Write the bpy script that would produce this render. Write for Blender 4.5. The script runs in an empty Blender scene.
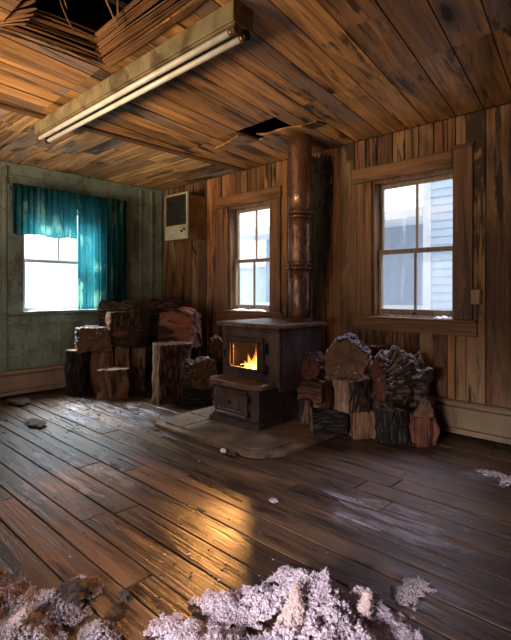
import bpy, bmesh, math, random
import numpy as np
from mathutils import Vector, Matrix, Euler, noise

random.seed(7)
SC = bpy.context.scene
COL = SC.collection
PI = math.pi

# ------------------------------------------------------------------ camera
TH = math.radians(43.4)
CAM = Vector((5.21, -3.68, 1.1))
FPX, CX, HY = 464.0, 255.5, 291.0
FWD = Vector((-math.sin(TH), math.cos(TH), 0))
RGT = Vector((math.cos(TH), math.sin(TH), 0))
H = 2.45

def along(u, Z):
    """floor position at depth Z (metres along the view) for column u of the photograph"""
    p = CAM + FWD * Z + RGT * ((u - CX) / FPX * Z)
    return Vector((p.x, p.y, 0))

cam = bpy.data.cameras.new('camera')
co = bpy.data.objects.new('camera', cam)
COL.objects.link(co)
co.location = CAM
co.rotation_euler = (PI / 2, 0, TH)
cam.sensor_fit = 'VERTICAL'
cam.sensor_height = 32
cam.lens = FPX / 640 * 32
cam.shift_y = -(320 - HY) / 640
cam.clip_start = 0.02
SC.camera = co
SC.view_settings.view_transform = 'Standard'
SC.view_settings.look = 'None'
SC.view_settings.gamma = 1
SC.view_settings.exposure = -0.22
SC.view_settings.use_curve_mapping = False
SC.cycles.use_denoising = True
SC.cycles.max_bounces = 8
SC.cycles.transparent_max_bounces = 40
SC.cycles.sample_clamp_indirect = 4
SC.cycles.caustics_reflective = False
SC.cycles.caustics_refractive = False

# ------------------------------------------------------------------ node helper
class NT:
    def __init__(s, name):
        s.m = bpy.data.materials.new(name)
        s.m.use_nodes = True
        s.t = s.m.node_tree
        s.t.nodes.clear()
        s.out = s.t.nodes.new('ShaderNodeOutputMaterial')
    def n(s, typ, ins=None, **props):
        nd = s.t.nodes.new(typ)
        for k, v in props.items():
            setattr(nd, k, v)
        if ins:
            for k, v in ins.items():
                s.put(nd.inputs[k], v)
        return nd
    def put(s, sock, v):
        if isinstance(v, bpy.types.NodeSocket):
            s.t.links.new(v, sock)
        else:
            if sock.type == 'RGBA' and len(v) == 3:
                v = (*v, 1)
            sock.default_value = v
    def math(s, op, a, b=0.0, clamp=False):
        return s.n('ShaderNodeMath', {0: a, 1: b}, operation=op, use_clamp=clamp).outputs[0]
    def vmath(s, op, a, b):
        return s.n('ShaderNodeVectorMath', {0: a, 1: b}, operation=op).outputs[0]
    def noise(s, vec, scale, detail=4, rough=.55, dist=0.0):
        return s.n('ShaderNodeTexNoise', {'Vector': vec, 'Scale': scale, 'Detail': detail, 'Roughness': rough, 'Distortion': dist}).outputs[0]
    def ramp(s, fac, stops, interp='LINEAR'):
        nd = s.n('ShaderNodeValToRGB', {0: fac})
        r = nd.color_ramp
        r.interpolation = interp
        while len(r.elements) > 1:
            r.elements.remove(r.elements[-1])
        for i, (p, c) in enumerate(stops):
            e = r.elements[0] if i == 0 else r.elements.new(p)
            e.position = p
            e.color = (*c, 1) if len(c) == 3 else c
        return nd.outputs[0]
    def step(s, fac, lo, hi, a=0.0, b=1.0):
        return s.n('ShaderNodeMapRange', {0: fac, 1: lo, 2: hi, 3: a, 4: b}, interpolation_type='SMOOTHSTEP').outputs[0]
    def mix(s, fac, a, b, mode='MIX'):
        nd = s.n('ShaderNodeMix', data_type='RGBA', blend_type=mode)
        s.put(nd.inputs[0], fac); s.put(nd.inputs[6], a); s.put(nd.inputs[7], b)
        return nd.outputs[2]
    def bump(s, h, strength=.3, dist=.01):
        return s.n('ShaderNodeBump', {'Height': h, 'Strength': strength, 'Distance': dist}).outputs[0]
    def pbr(s, **k):
        nd = s.n('ShaderNodeBsdfPrincipled')
        for a, v in k.items():
            s.put(nd.inputs[a.replace('_', ' ')], v)
        s.t.links.new(nd.outputs[0], s.out.inputs[0])
        return nd
    def obj(s):
        return s.n('ShaderNodeTexCoord').outputs['Object']
    def island(s):
        return s.n('ShaderNodeNewGeometry').outputs['Random Per Island']

def wood(name, axis, light, dark, black=(.012, .008, .006), along_k=.09, tone=(.55, 1.25), rough=(.45, .75), knot=.5,
         stain=.5, stain_at=.56, grey=None, bump=.35, spec=.35, coords='obj', extra=None):
    """old plank wood with the grain along `axis` (0, 1 or 2); every separate board gets its own tone"""
    N = NT(name)
    isl = N.island()
    if coords == 'uv':
        base = N.n('ShaderNodeTexCoord').outputs['UV']
        rnd = N.n('ShaderNodeObjectInfo').outputs['Random']
    else:
        base = N.obj(); rnd = isl
    off = N.n('ShaderNodeCombineXYZ', {0: N.math('MULTIPLY', rnd, 37.3), 1: N.math('MULTIPLY', rnd, 91.7), 2: N.math('MULTIPLY', rnd, 53.1)}).outputs[0]
    vec = N.vmath('ADD', base, off)
    k = [1, 1, 1]; k[axis] = along_k
    g1v = N.vmath('MULTIPLY', vec, tuple(k))
    k2 = [1, 1, 1]; k2[axis] = along_k * .35
    g2v = N.vmath('MULTIPLY', vec, tuple(k2))
    k3 = [1, 1, 1]; k3[axis] = .33
    kv = N.vmath('MULTIPLY', vec, tuple(k3))
    big = N.noise(kv, 2.2, 5, .6, .6)
    n1 = N.noise(g1v, 11, 6, .62, 1.4)
    n2 = N.noise(g2v, 60, 4, .7, .4)
    vor = N.n('ShaderNodeTexVoronoi', {'Vector': N.vmath('ADD', kv, N.n('ShaderNodeCombineXYZ', {0: N.math('MULTIPLY', n1, .04), 1: N.math('MULTIPLY', n1, .04), 2: N.math('MULTIPLY', n1, .04)}).outputs[0]), 'Scale': 3.4, 'Randomness': 1.0})
    kn = N.step(vor.outputs['Distance'], .16, .04)
    halo = N.step(vor.outputs['Distance'], .34, .05)
    mixf = N.math('ADD', N.math('MULTIPLY', n1, .62), N.math('MULTIPLY', n2, .38))
    mid = tuple((a * .55 + b * .45) for a, b in zip(light, dark))
    c = N.ramp(mixf, [(.36, dark), (.46, mid), (.55, light), (.66, tuple(min(1, x * 1.5) for x in light))])
    # per-board tone
    t = N.n('ShaderNodeMapRange', {0: rnd, 1: 0.0, 2: 1.0, 3: tone[0], 4: tone[1]}).outputs[0]
    c = N.mix(1.0, c, N.n('ShaderNodeCombineXYZ', {0: t, 1: t, 2: t}).outputs[0], 'MULTIPLY')
    if grey:
        r2 = N.math('FRACT', N.math('MULTIPLY', rnd, 17.77))
        gf = N.math('MULTIPLY', N.step(N.math('ADD', big, N.math('MULTIPLY', N.math('SUBTRACT', r2, .5), .35)), .5, .68), .8)
        c = N.mix(gf, c, N.mix(n1, tuple(x * .45 for x in grey), grey))
    c = N.mix(N.math('MULTIPLY', halo, knot * .8), c, tuple(x * .5 for x in dark))
    c = N.mix(N.math('MULTIPLY', kn, knot * 1.6, True), c, black)
    st = N.step(N.math('ADD', N.noise(g1v, 8.5, 8, .72, 1.2), N.math('MULTIPLY', N.math('SUBTRACT', big, .5), .9)), stain_at, stain_at + .10)
    c = N.mix(N.math('MULTIPLY', st, stain), c, black)
    crack = N.step(n2, .36, .27)
    c = N.mix(N.math('MULTIPLY', crack, .75), c, black)
    rg = N.n('ShaderNodeMapRange', {0: n1, 1: .3, 2: .7, 3: rough[0], 4: rough[1]}).outputs[0]
    hgt = N.math('SUBTRACT', N.math('ADD', N.math('MULTIPLY', n2, .6), N.math('MULTIPLY', n1, .5)), N.math('MULTIPLY', kn, .3))
    if extra:
        c, rg = extra(N, c, rg, n1, n2)
    N.pbr(Base_Color=c, Roughness=rg, Normal=N.bump(hgt, bump, .012), Specular_IOR_Level=spec)
    return N.m

def plain(name, col, rough=.6, metal=0.0, var=.3, scale=8, bump=.15, dirt=None, spec=.4):
    N = NT(name)
    v = N.obj()
    a = N.noise(v, scale, 6, .6, .3)
    b = N.noise(v, scale * 6, 4, .6)
    c = N.mix(N.step(a, .3, .7), tuple(x * (1 - var) for x in col), tuple(min(1, x * (1 + var)) for x in col))
    if dirt:
        c = N.mix(N.math('MULTIPLY', N.step(N.noise(v, scale * .6, 8, .7, .6), .5, .66), dirt[1]), c, dirt[0])
    N.pbr(Base_Color=c, Roughness=rough, Metallic=metal, Normal=N.bump(N.math('ADD', a, N.math('MULTIPLY', b, .4)), bump, .01), Specular_IOR_Level=spec)
    return N.m

def emis(name, col, st):
    N = NT(name)
    e = N.n('ShaderNodeEmission', {0: col, 1: st})
    N.t.links.new(e.outputs[0], N.out.inputs[0])
    return N.m

def glassy(name, tint=(1, 1, 1), gloss=.06, dirt=.12):
    N = NT(name)
    tr = N.n('ShaderNodeBsdfTransparent', {0: tint})
    gl = N.n('ShaderNodeBsdfGlossy', {0: (1, 1, 1), 'Roughness': .05})
    df = N.n('ShaderNodeBsdfTranslucent', {0: (.8, .82, .85)})
    mx = N.n('ShaderNodeMixShader', {0: gloss, 1: tr.outputs[0], 2: gl.outputs[0]})
    v = N.vmath('MULTIPLY', N.obj(), (1, 1, .22))
    d = N.math('MULTIPLY', N.step(N.noise(v, 14, 5, .6, .5), .48, .75), dirt)
    m2 = N.n('ShaderNodeMixShader', {0: d, 1: mx.outputs[0], 2: df.outputs[0]})
    N.t.links.new(m2.outputs[0], N.out.inputs[0])
    return N.m

# ------------------------------------------------------------------ object helpers
def tag(o, label=None, cat=None, group=None, kind=None):
    if label: o['label'] = label
    if cat: o['category'] = cat
    if group: o['group'] = group
    if kind: o['kind'] = kind
    return o

def empty(name, loc, label=None, cat=None, group=None, kind=None, rot=(0, 0, 0)):
    o = bpy.data.objects.new(name, None)
    COL.objects.link(o)
    o.location = loc
    o.rotation_euler = rot
    o.empty_display_size = .1
    return tag(o, label, cat, group, kind)

class MB:
    """collects shapes for one mesh object"""
    def __init__(s):
        s.b = bmesh.new()
    def _add(s, geo_verts, M, mi):
        fs = set()
        for v in geo_verts:
            v.co = M @ v.co
            fs.update(v.link_faces)
        for f in fs:
            f.material_index = mi
        return s
    def box(s, lo, hi, bev=0.0, mi=0, M=None, seg=1):
        t = bmesh.new()
        bmesh.ops.create_cube(t, size=1)
        for v in t.verts:
            v.co = Vector([(lo[i] + hi[i]) / 2 + v.co[i] * (hi[i] - lo[i]) for i in range(3)])
        if bev:
            bmesh.ops.bevel(t, geom=t.edges[:], offset=min(bev, min(hi[i] - lo[i] for i in range(3)) * .45), segments=seg, profile=.7, affect='EDGES')
        return s.merge(t, M, mi)
    def merge(s, t, M=None, mi=0, keep=False):
        vm = {}
        for v in t.verts:
            vm[v] = s.b.verts.new((M @ v.co) if M else v.co)
        for f in t.faces:
            try:
                nf = s.b.faces.new([vm[v] for v in f.verts])
                nf.material_index = f.material_index if keep else mi
                nf.smooth = f.smooth
            except ValueError:
                pass
        t.free()
        return s
    def cyl(s, p0, p1, r0, r1=None, n=20, mi=0, caps=True, smooth=True, rings=1, wob=0.0):
        p0, p1 = Vector(p0), Vector(p1)
        r1 = r0 if r1 is None else r1
        d = p1 - p0
        q = d.to_track_quat('Z', 'Y')
        loops = []
        for j in range(rings + 1):
            k = j / rings
            r = r0 + (r1 - r0) * k
            lp = []
            for i in range(n):
                a = 2 * PI * i / n
                rr = r * (1 + wob * noise.noise(Vector((math.cos(a) * 1.3, math.sin(a) * 1.3, k * 3 + p0.x * 7))))
                lp.append(s.b.verts.new(p0 + d * k + q @ Vector((rr * math.cos(a), rr * math.sin(a), 0))))
            loops.append(lp)
        for j in range(rings):
            for i in range(n):
                f = s.b.faces.new((loops[j][i], loops[j][(i + 1) % n], loops[j + 1][(i + 1) % n], loops[j + 1][i]))
                f.material_index = mi; f.smooth = smooth
        if caps:
            f = s.b.faces.new(loops[0][::-1]); f.material_index = mi
            f = s.b.faces.new(loops[-1]); f.material_index = mi
        return s
    def tube(s, pts, r, n=8, mi=0):
        pts = [Vector(p) for p in pts]
        prev = None
        for i, p in enumerate(pts):
            d = (pts[min(i + 1, len(pts) - 1)] - pts[max(i - 1, 0)]).normalized()
            q = d.to_track_quat('Z', 'Y')
            rr = r[i] if isinstance(r, (list, tuple)) else r
            lp = [s.b.verts.new(p + q @ Vector((rr * math.cos(2 * PI * k / n), rr * math.sin(2 * PI * k / n), 0))) for k in range(n)]
            if prev:
                for k in range(n):
                    f = s.b.faces.new((prev[k], prev[(k + 1) % n], lp[(k + 1) % n], lp[k])); f.smooth = True; f.material_index = mi
            else:
                s.b.faces.new(lp[::-1]).material_index = mi
            prev = lp
        s.b.faces.new(prev).material_index = mi
        return s
    def prism(s, poly, z0, z1, mi=0, ins=0.0):
        """vertical prism over a 2D polygon (counter-clockwise), `ins` = chamfer of the top edge"""
        n = len(poly)
        lo = [s.b.verts.new((x, y, z0)) for x, y in poly]
        hi = [s.b.verts.new((x, y, z1)) for x, y in poly]
        for i in range(n):
            s.b.faces.new((lo[i], lo[(i + 1) % n], hi[(i + 1) % n], hi[i])).material_index = mi
        s.b.faces.new(lo[::-1]).material_index = mi
        s.b.faces.new(hi).material_index = mi
        return s
    def build(s, name, mats, parent=None, loc=None, rot=None, smooth=None):
        bmesh.ops.recalc_face_normals(s.b, faces=s.b.faces[:])
        me = bpy.data.meshes.new(name)
        s.b.to_mesh(me)
        s.b.free()
        if not isinstance(mats, (list, tuple)):
            mats = [mats]
        for m in mats:
            me.materials.append(m)
        if smooth:
            me.polygons.foreach_set('use_smooth', [True] * len(me.polygons))
        o = bpy.data.objects.new(name, me)
        COL.objects.link(o)
        if parent: o.parent = parent
        if loc: o.location = loc
        if rot: o.rotation_euler = rot
        return o

def clip(poly, a, b, c):
    """part of a convex polygon where a*x+b*y >= c"""
    out = []
    for i in range(len(poly)):
        p, q = poly[i], poly[(i + 1) % len(poly)]
        dp, dq = a * p[0] + b * p[1] - c, a * q[0] + b * q[1] - c
        if dp >= 0: out.append(p)
        if (dp > 0 > dq) or (dp < 0 < dq):
            k = dp / (dp - dq)
            out.append((p[0] + (q[0] - p[0]) * k, p[1] + (q[1] - p[1]) * k))
    return out

def subtract(poly, hole):
    """pieces of a convex polygon outside a convex counter-clockwise hole"""
    res = []
    rest = poly
    for i in range(len(hole)):
        p, q = hole[i], hole[(i + 1) % len(hole)]
        a, b = -(q[1] - p[1]), q[0] - p[0]
        c = a * p[0] + b * p[1]
        outside = clip(rest, -a, -b, -c)
        if len(outside) > 2: res.append(outside)
        rest = clip(rest, a, b, c)
        if len(rest) < 3: break
    return res

def area(p):
    return abs(sum(p[i][0] * p[(i + 1) % len(p)][1] - p[(i + 1) % len(p)][0] * p[i][1] for i in range(len(p)))) / 2

# ------------------------------------------------------------------ materials
def floor_extra(N, c, rg, n1, n2):
    v = N.obj()
    w = N.noise(N.vmath('MULTIPLY', v, (.6, 1.3, 1)), 1.3, 7, .65, .5)
    fine = N.noise(N.vmath('MULTIPLY', v, (.35, 1.6, 1)), 9, 6, .7, .6)
    # worn, frost-bitten bare patches; first blob also paints in the window's cool reflection
    sep = N.n('ShaderNodeSeparateXYZ', {0: v})
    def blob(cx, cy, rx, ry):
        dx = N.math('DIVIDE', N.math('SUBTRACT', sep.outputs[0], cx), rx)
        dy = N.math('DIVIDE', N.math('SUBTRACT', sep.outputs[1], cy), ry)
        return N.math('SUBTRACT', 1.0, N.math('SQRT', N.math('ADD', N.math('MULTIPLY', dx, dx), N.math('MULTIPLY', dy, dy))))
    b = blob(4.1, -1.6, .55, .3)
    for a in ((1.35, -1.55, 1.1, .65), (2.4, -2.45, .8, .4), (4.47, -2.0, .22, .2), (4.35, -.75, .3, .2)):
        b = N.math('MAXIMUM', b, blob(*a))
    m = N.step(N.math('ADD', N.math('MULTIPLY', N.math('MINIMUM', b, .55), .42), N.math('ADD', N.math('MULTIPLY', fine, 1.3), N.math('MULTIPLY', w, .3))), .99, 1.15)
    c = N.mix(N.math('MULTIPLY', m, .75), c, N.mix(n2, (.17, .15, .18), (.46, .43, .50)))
    # general grime
    g = N.step(w, .47, .62)
    c = N.mix(N.math('MULTIPLY', g, .55), c, (.018, .013, .011))
    rg = N.math('ADD', rg, N.math('MULTIPLY', m, .15))
    return c, rg

M = {}
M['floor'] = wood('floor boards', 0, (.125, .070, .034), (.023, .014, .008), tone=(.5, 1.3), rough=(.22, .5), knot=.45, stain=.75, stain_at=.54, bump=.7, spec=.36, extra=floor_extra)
M['wall'] = wood('wall boards', 2, (.33, .15, .058), (.055, .023, .010), tone=(.35, 1.35), knot=.7, stain=.9, stain_at=.515, rough=(.5, .8), grey=(.46, .28, .14), bump=.45)
M['ceil'] = wood('ceiling boards', 1, (.47, .235, .082), (.085, .036, .014), tone=(.6, 1.3), knot=.9, stain=.85, stain_at=.56, rough=(.42, .7), grey=(.30, .22, .19), bump=.4)
M['ceilX'] = wood('ceiling boards old', 0, (.55, .33, .14), (.12, .06, .026), tone=(.5, 1.4), knot=.5, stain=.8, stain_at=.55, rough=(.5, .8), grey=(.27, .26, .25), bump=.5)
M['trimV'] = wood('casing wood upright', 2, (.24, .115, .05), (.07, .03, .014), tone=(.8, 1.15), knot=.4, stain=.6, stain_at=.58, rough=(.4, .65), bump=.3)
M['trimX'] = wood('casing wood level', 0, (.24, .115, .05), (.07, .03, .014), tone=(.8, 1.15), knot=.4, stain=.6, stain_at=.58, rough=(.4, .65), bump=.3)
M['sash'] = wood('sash wood', 2, (.36, .28, .19), (.18, .13, .09), tone=(.85, 1.1), knot=.1, stain=.35, bump=.2)
M['lathY'] = wood('lath', 1, (.20, .095, .035), (.045, .02, .009), tone=(.3, 1.3), knot=.2, stain=.5, bump=.4)
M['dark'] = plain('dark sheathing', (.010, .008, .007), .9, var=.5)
M['soot'] = plain('soot', (.007, .007, .006), .95, var=.4, bump=.6, scale=25)
M['sootstrand'] = plain('sooty matting', (.022, .020, .014), .95, var=.6, bump=.6, scale=25)
M['split'] = wood('split wood', 1, (.27, .135, .07), (.05, .023, .013), along_k=.16, tone=(.6, 1.2), knot=.3, stain=.9, stain_at=.50, rough=(.65, .9), bump=1.2, coords='uv', spec=.25)
M['splitpale'] = wood('pale split wood', 1, (.34, .22, .13), (.10, .055, .03), along_k=.16, tone=(.85, 1.15), knot=.2, stain=.7, stain_at=.54, rough=(.65, .9), bump=1.2, coords='uv', spec=.25)
M['splitred'] = wood('red split wood', 1, (.27, .098, .053), (.045, .017, .011), along_k=.16, tone=(.7, 1.2), knot=.3, stain=.9, stain_at=.50, rough=(.65, .9), bump=1.2, coords='uv', spec=.25)

def bark_mat(name, a, b, moss=None):
    N = NT(name)
    uv = N.n('ShaderNodeTexCoord').outputs['UV']
    off = N.math('MULTIPLY', N.n('ShaderNodeObjectInfo').outputs['Random'], 31.0)
    v = N.vmath('ADD', uv, N.n('ShaderNodeCombineXYZ', {0: off, 1: off, 2: off}).outputs[0])
    v1 = N.vmath('MULTIPLY', v, (1, .3, 1))
    n = N.noise(v1, 22, 7, .7, 1.2)
    vo = N.n('ShaderNodeTexVoronoi', {'Vector': N.vmath('ADD', v1, N.n('ShaderNodeCombineXYZ', {0: N.math('MULTIPLY', n, .06), 1: N.math('MULTIPLY', n, .06)}).outputs[0]), 'Scale': 26}, feature='DISTANCE_TO_EDGE').outputs[0]
    plate = N.step(vo, .02, .22)
    c = N.mix(N.math('MULTIPLY', plate, n), a, b)
    if moss:
        c = N.mix(N.math('MULTIPLY', N.step(N.noise(uv, 7, 5, .6), .5, .65), .7), c, moss)
    c = N.mix(N.step(n, .42, .3), c, (.008, .006, .005))
    N.pbr(Base_Color=c, Roughness=.85, Normal=N.bump(N.math('ADD', plate, n), .9, .02), Specular_IOR_Level=.25)
    return N.m
M['bark'] = bark_mat('bark', (.035, .022, .015), (.28, .18, .11))
M['barkred'] = bark_mat('red bark', (.03, .013, .009), (.24, .10, .055))
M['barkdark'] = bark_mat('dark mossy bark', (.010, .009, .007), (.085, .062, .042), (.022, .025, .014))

def endgrain(name, a, b):
    N = NT(name)
    uv = N.n('ShaderNodeTexCoord').outputs['UV']
    r = N.math('MULTIPLY', N.n('ShaderNodeObjectInfo').outputs['Random'], 5.0)
    d = N.n('ShaderNodeVectorMath', {0: uv}, operation='LENGTH').outputs['Value']
    n = N.noise(N.vmath('ADD', uv, N.n('ShaderNodeCombineXYZ', {0: r, 1: r, 2: r}).outputs[0]), 14, 6, .7, .6)
    ring = N.math('SINE', N.math('MULTIPLY', N.math('ADD', d, N.math('MULTIPLY', n, .05)), 420.0))
    ang = N.n('ShaderNodeTexGradient', {0: uv}, gradient_type='RADIAL').outputs[1]
    chk = N.step(N.noise(N.n('ShaderNodeCombineXYZ', {0: N.math('MULTIPLY', ang, 26.0), 1: N.math('MULTIPLY', d, 3.0), 2: r}).outputs[0], 1.0, 3, .6), .60, .68)
    f = N.math('ADD', N.math('MULTIPLY', ring, .06), n)
    c = N.ramp(f, [(.25, a), (.75, b)])
    c = N.mix(N.math('MULTIPLY', chk, .8), c, (.01, .007, .005))
    N.pbr(Base_Color=c, Roughness=.8, Normal=N.bump(N.math('SUBTRACT', f, chk), .5, .01), Specular_IOR_Level=.25)
    return N.m
M['end'] = endgrain('end grain', (.055, .027, .015), (.24, .13, .07))
M['endpale'] = endgrain('pale end grain', (.16, .10, .06), (.48, .34, .23))
M['endred'] = endgrain('red end grain', (.035, .014, .009), (.16, .062, .034))
M['frost'] = plain('frost', (.42, .40, .44), .85, var=.6, scale=35, bump=.8)
M['snow'] = plain('snow', (.82, .84, .88), .8, var=.08, scale=10, bump=.3)

def green_paint():
    N = NT('peeling green paint')
    v = N.obj()
    vz = N.vmath('MULTIPLY', v, (1, 1, .35))
    a = N.noise(v, 1.6, 7, .65, .7)
    b = N.noise(v, 7, 7, .7, .9)
    s = N.noise(vz, 3.0, 7, .7, .5)
    c = N.mix(N.step(a, .35, .65), (.19, .265, .22), (.34, .43, .36))
    c = N.mix(N.math('MULTIPLY', N.step(s, .50, .66), .75), c, (.10, .085, .045))        # rusty damp streaks
    c = N.mix(N.math('MULTIPLY', N.step(b, .585, .60), .7), c, (.30, .29, .24))           # lifted paint
    edge = N.math('SUBTRACT', N.step(b, .565, .58), N.step(b, .585, .60))
    c = N.mix(N.math('MULTIPLY', edge, .8), c, (.05, .045, .03))
    sp = N.step(N.noise(v, 26, 4, .6), .68, .72)
    c = N.mix(N.math('MULTIPLY', sp, .7), c, (.03, .025, .015))
    N.pbr(Base_Color=c, Roughness=.62, Normal=N.bump(N.math('ADD', N.step(b, .585, .60), N.math('MULTIPLY', a, .3)), .5, .008), Specular_IOR_Level=.35)
    return N.m
M['green'] = green_paint()
M['heater'] = plain('heater enamel', (.25, .175, .09), .45, var=.12, dirt=((.13, .075, .04), .7), scale=5)
M['heaterpink'] = plain('heater enamel stained', (.46, .33, .25), .5, var=.12, dirt=((.15, .09, .05), .6), scale=4)
M['iron'] = plain('rusty cast iron', (.105, .070, .056), .52, .4, var=.45, scale=7, bump=.35, dirt=((.11, .045, .02), .6))
M['iron2'] = plain('dark cast iron', (.070, .050, .042), .5, .4, var=.4, scale=9, bump=.35, dirt=((.09, .04, .02), .5))
M['ironside'] = plain('bluish stove plate', (.12, .085, .088), .42, .4, var=.4, scale=5, bump=.25, dirt=((.10, .045, .03), .5))
M['plate'] = plain('rusty stove top', (.19, .105, .075), .45, .35, var=.4, scale=8, bump=.3, dirt=((.07, .04, .03), .7))
def pipe_mat(name, col, metal):
    N = NT(name)
    v = N.vmath('MULTIPLY', N.obj(), (1, 1, .25))
    a = N.noise(v, 9, 7, .7, .8); b = N.noise(v, 28, 6, .7, .4)
    c = N.ramp(a, [(.3, tuple(x * .4 for x in col)), (.5, col), (.62, (.26, .12, .055)), (.72, (.55, .45, .38))])
    c = N.mix(N.math('MULTIPLY', N.step(b, .55, .7), .7), c, (.03, .018, .013))
    N.pbr(Base_Color=c, Roughness=N.step(b, .35, .65, .2, .55), Metallic=metal, Normal=N.bump(N.math('ADD', a, b), .25, .01))
    return N.m
M['pipe'] = pipe_mat('rusty flue pipe', (.24, .13, .09), .75)
M['pipelow'] = pipe_mat('sooty flue pipe', (.10, .06, .05), .55)
M['hearth'] = plain('hearth slab', (.15, .092, .05), .6, var=.45, scale=5, bump=.5, dirt=((.03, .022, .016), .7))
M['acbody'] = plain('aged enamel', (.46, .44, .32), .5, var=.12, dirt=((.20, .14, .06), .5), scale=6)
M['acside'] = plain('stained wood grain steel', (.30, .15, .06), .5, var=.35, dirt=((.08, .04, .02), .6), scale=6)
M['acgrille'] = plain('dark grille', (.035, .034, .026), .6, var=.3)
M['fixture'] = plain('yellowed fixture enamel', (.19, .155, .085), .55, var=.3, dirt=((.07, .045, .02), .85), scale=7)
M['fixend'] = plain('brown fixture end', (.17, .095, .05), .6, .2, var=.4, dirt=((.06, .035, .02), .6))  # brown reflection on the end plate put into its base colour
M['lamp'] = plain('fluorescent tube glass', (.78, .74, .68), .22, var=.08, bump=.0, spec=.6, dirt=((.4, .33, .24), .35))
M['outlet'] = plain('yellowed plastic', (.40, .27, .13), .45, var=.15, dirt=((.12, .07, .03), .5))
M['black'] = plain('black metal', (.012, .011, .011), .5, .4)
M['brass'] = plain('worn brass', (.35, .22, .09), .4, .8)
M['glass'] = glassy('window glass', dirt=.07)
M['stoveglass'] = glassy('stove glass', (1, .9, .75), .05, .0)
M['siding'] = plain('pale blue siding', (.62, .72, .84), .7, var=.04, scale=3, bump=.05)
M['white'] = plain('white paint', (.85, .87, .9), .6, var=.04)
M['shade'] = plain('grey blue porch', (.42, .47, .56), .7, var=.05)
def curtain_mat():
    N = NT('teal curtain cloth')
    v = N.obj()
    a = N.noise(N.vmath('MULTIPLY', v, (1, 1, .2)), 9, 5, .6)
    w = N.noise(v, 3.2, 6, .65, .5)
    c = N.mix(N.step(a, .35, .65), (.010, .085, .10), (.035, .19, .215))
    stk = N.noise(N.vmath('MULTIPLY', v, (1, 1, .12)), 14, 4, .6)
    c = N.mix(N.math('MULTIPLY', N.math('MULTIPLY', N.step(w, .46, .62), N.step(stk, .45, .62)), .75), c, (.55, .62, .46))
    d = N.n('ShaderNodeBsdfDiffuse', {0: c})
    t = N.n('ShaderNodeBsdfTranslucent', {0: N.mix(.22, c, (.30, .75, .78))})
    tr = N.n('ShaderNodeBsdfTransparent', {0: (.4, .75, .78)})
    m1 = N.n('ShaderNodeMixShader', {0: .68, 1: d.outputs[0], 2: t.outputs[0]})
    m2 = N.n('ShaderNodeMixShader', {0: .12, 1: m1.outputs[0], 2: tr.outputs[0]})
    N.t.links.new(m2.outputs[0], N.out.inputs[0])
    return N.m
M['curtain'] = curtain_mat()
def fluff_mat(name, a, b, dirty, amount):
    N = NT(name)
    v = N.obj()
    n = N.noise(v, 9, 6, .7, .5)
    r = N.island()
    c = N.mix(n, a, b)
    c = N.mix(N.math('MULTIPLY', N.step(N.math('ADD', N.noise(v, 4.5, 6, .65, .4), N.math('MULTIPLY', r, .22)), .62, .74), amount), c, dirty)
    d = N.n('ShaderNodeBsdfDiffuse', {0: c, 'Roughness': 1.0})
    t = N.n('ShaderNodeBsdfTranslucent', {0: c})
    m = N.n('ShaderNodeMixShader', {0: .25, 1: d.outputs[0], 2: t.outputs[0]})
    N.t.links.new(m.outputs[0], N.out.inputs[0])
    return N.m
M['fluff'] = fluff_mat('pink loose insulation', (.62, .53, .56), (.90, .81, .84), (.22, .17, .15), .4)
M['fluffdirty'] = fluff_mat('dirty loose insulation', (.40, .34, .33), (.74, .66, .66), (.12, .09, .07), .7)
M['tuft'] = fluff_mat('yellowed insulation', (.62, .50, .46), (.84, .72, .66), (.50, .36, .20), .5)

# flames: brightness falls with height above the embers (object space)
def flame_mat():
    N = NT('flame')
    z = N.n('ShaderNodeSeparateXYZ', {0: N.obj()}).outputs[2]
    n = N.noise(N.vmath('MULTIPLY', N.obj(), (1, 1, .5)), 28, 4, .6, 1.0)
    f = N.math('ADD', N.math('MULTIPLY', z, 4.6), N.math('MULTIPLY', N.math('SUBTRACT', n, .5), 1.1))
    c = N.ramp(f, [(0.0, (1, .72, .22)), (.25, (1, .50, .10)), (.6, (1, .25, .03)), (1.0, (.7, .09, .01))])
    e = N.n('ShaderNodeEmission', {0: c, 1: N.math('MULTIPLY', N.math('MULTIPLY', N.step(f, 1.05, .0), N.step(n, .3, .6)), 2.6)})
    t = N.n('ShaderNodeBsdfTransparent', {0: (1, 1, 1)})
    m = N.n('ShaderNodeAddShader', {0: t.outputs[0], 1: e.outputs[0]})
    N.t.links.new(m.outputs[0], N.out.inputs[0])
    return N.m
M['flame'] = flame_mat()
M['ember'] = emis('glowing ember', (1, .22, .03), 2.5)

# ------------------------------------------------------------------ floor
XR, YF = 6.6, -5.4            # right-hand and rear ends of the room
fb = MB()
y = 0.05
row = 0
rf = random.Random(3)
while y > YF:
    w = rf.uniform(.12, .165)
    x = -.05 - rf.uniform(0, 1.5)
    while x < XR:
        L = rf.uniform(2.2, 4.6)
        a, b = max(x, -.05), min(x + L, XR)
        if b - a > .03:
            dz = rf.uniform(-.003, .0)
            fb.box((a + .0018, y - w + .0032, -.03), (b - .0018, y - .0032, dz), .003)
        x += L
    y -= w
fb.box((-.05, YF, -.08), (XR, .05, -.032), mi=1)
floor = tag(fb.build('floor', [M['floor'], M['dark']]), kind='structure')

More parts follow.
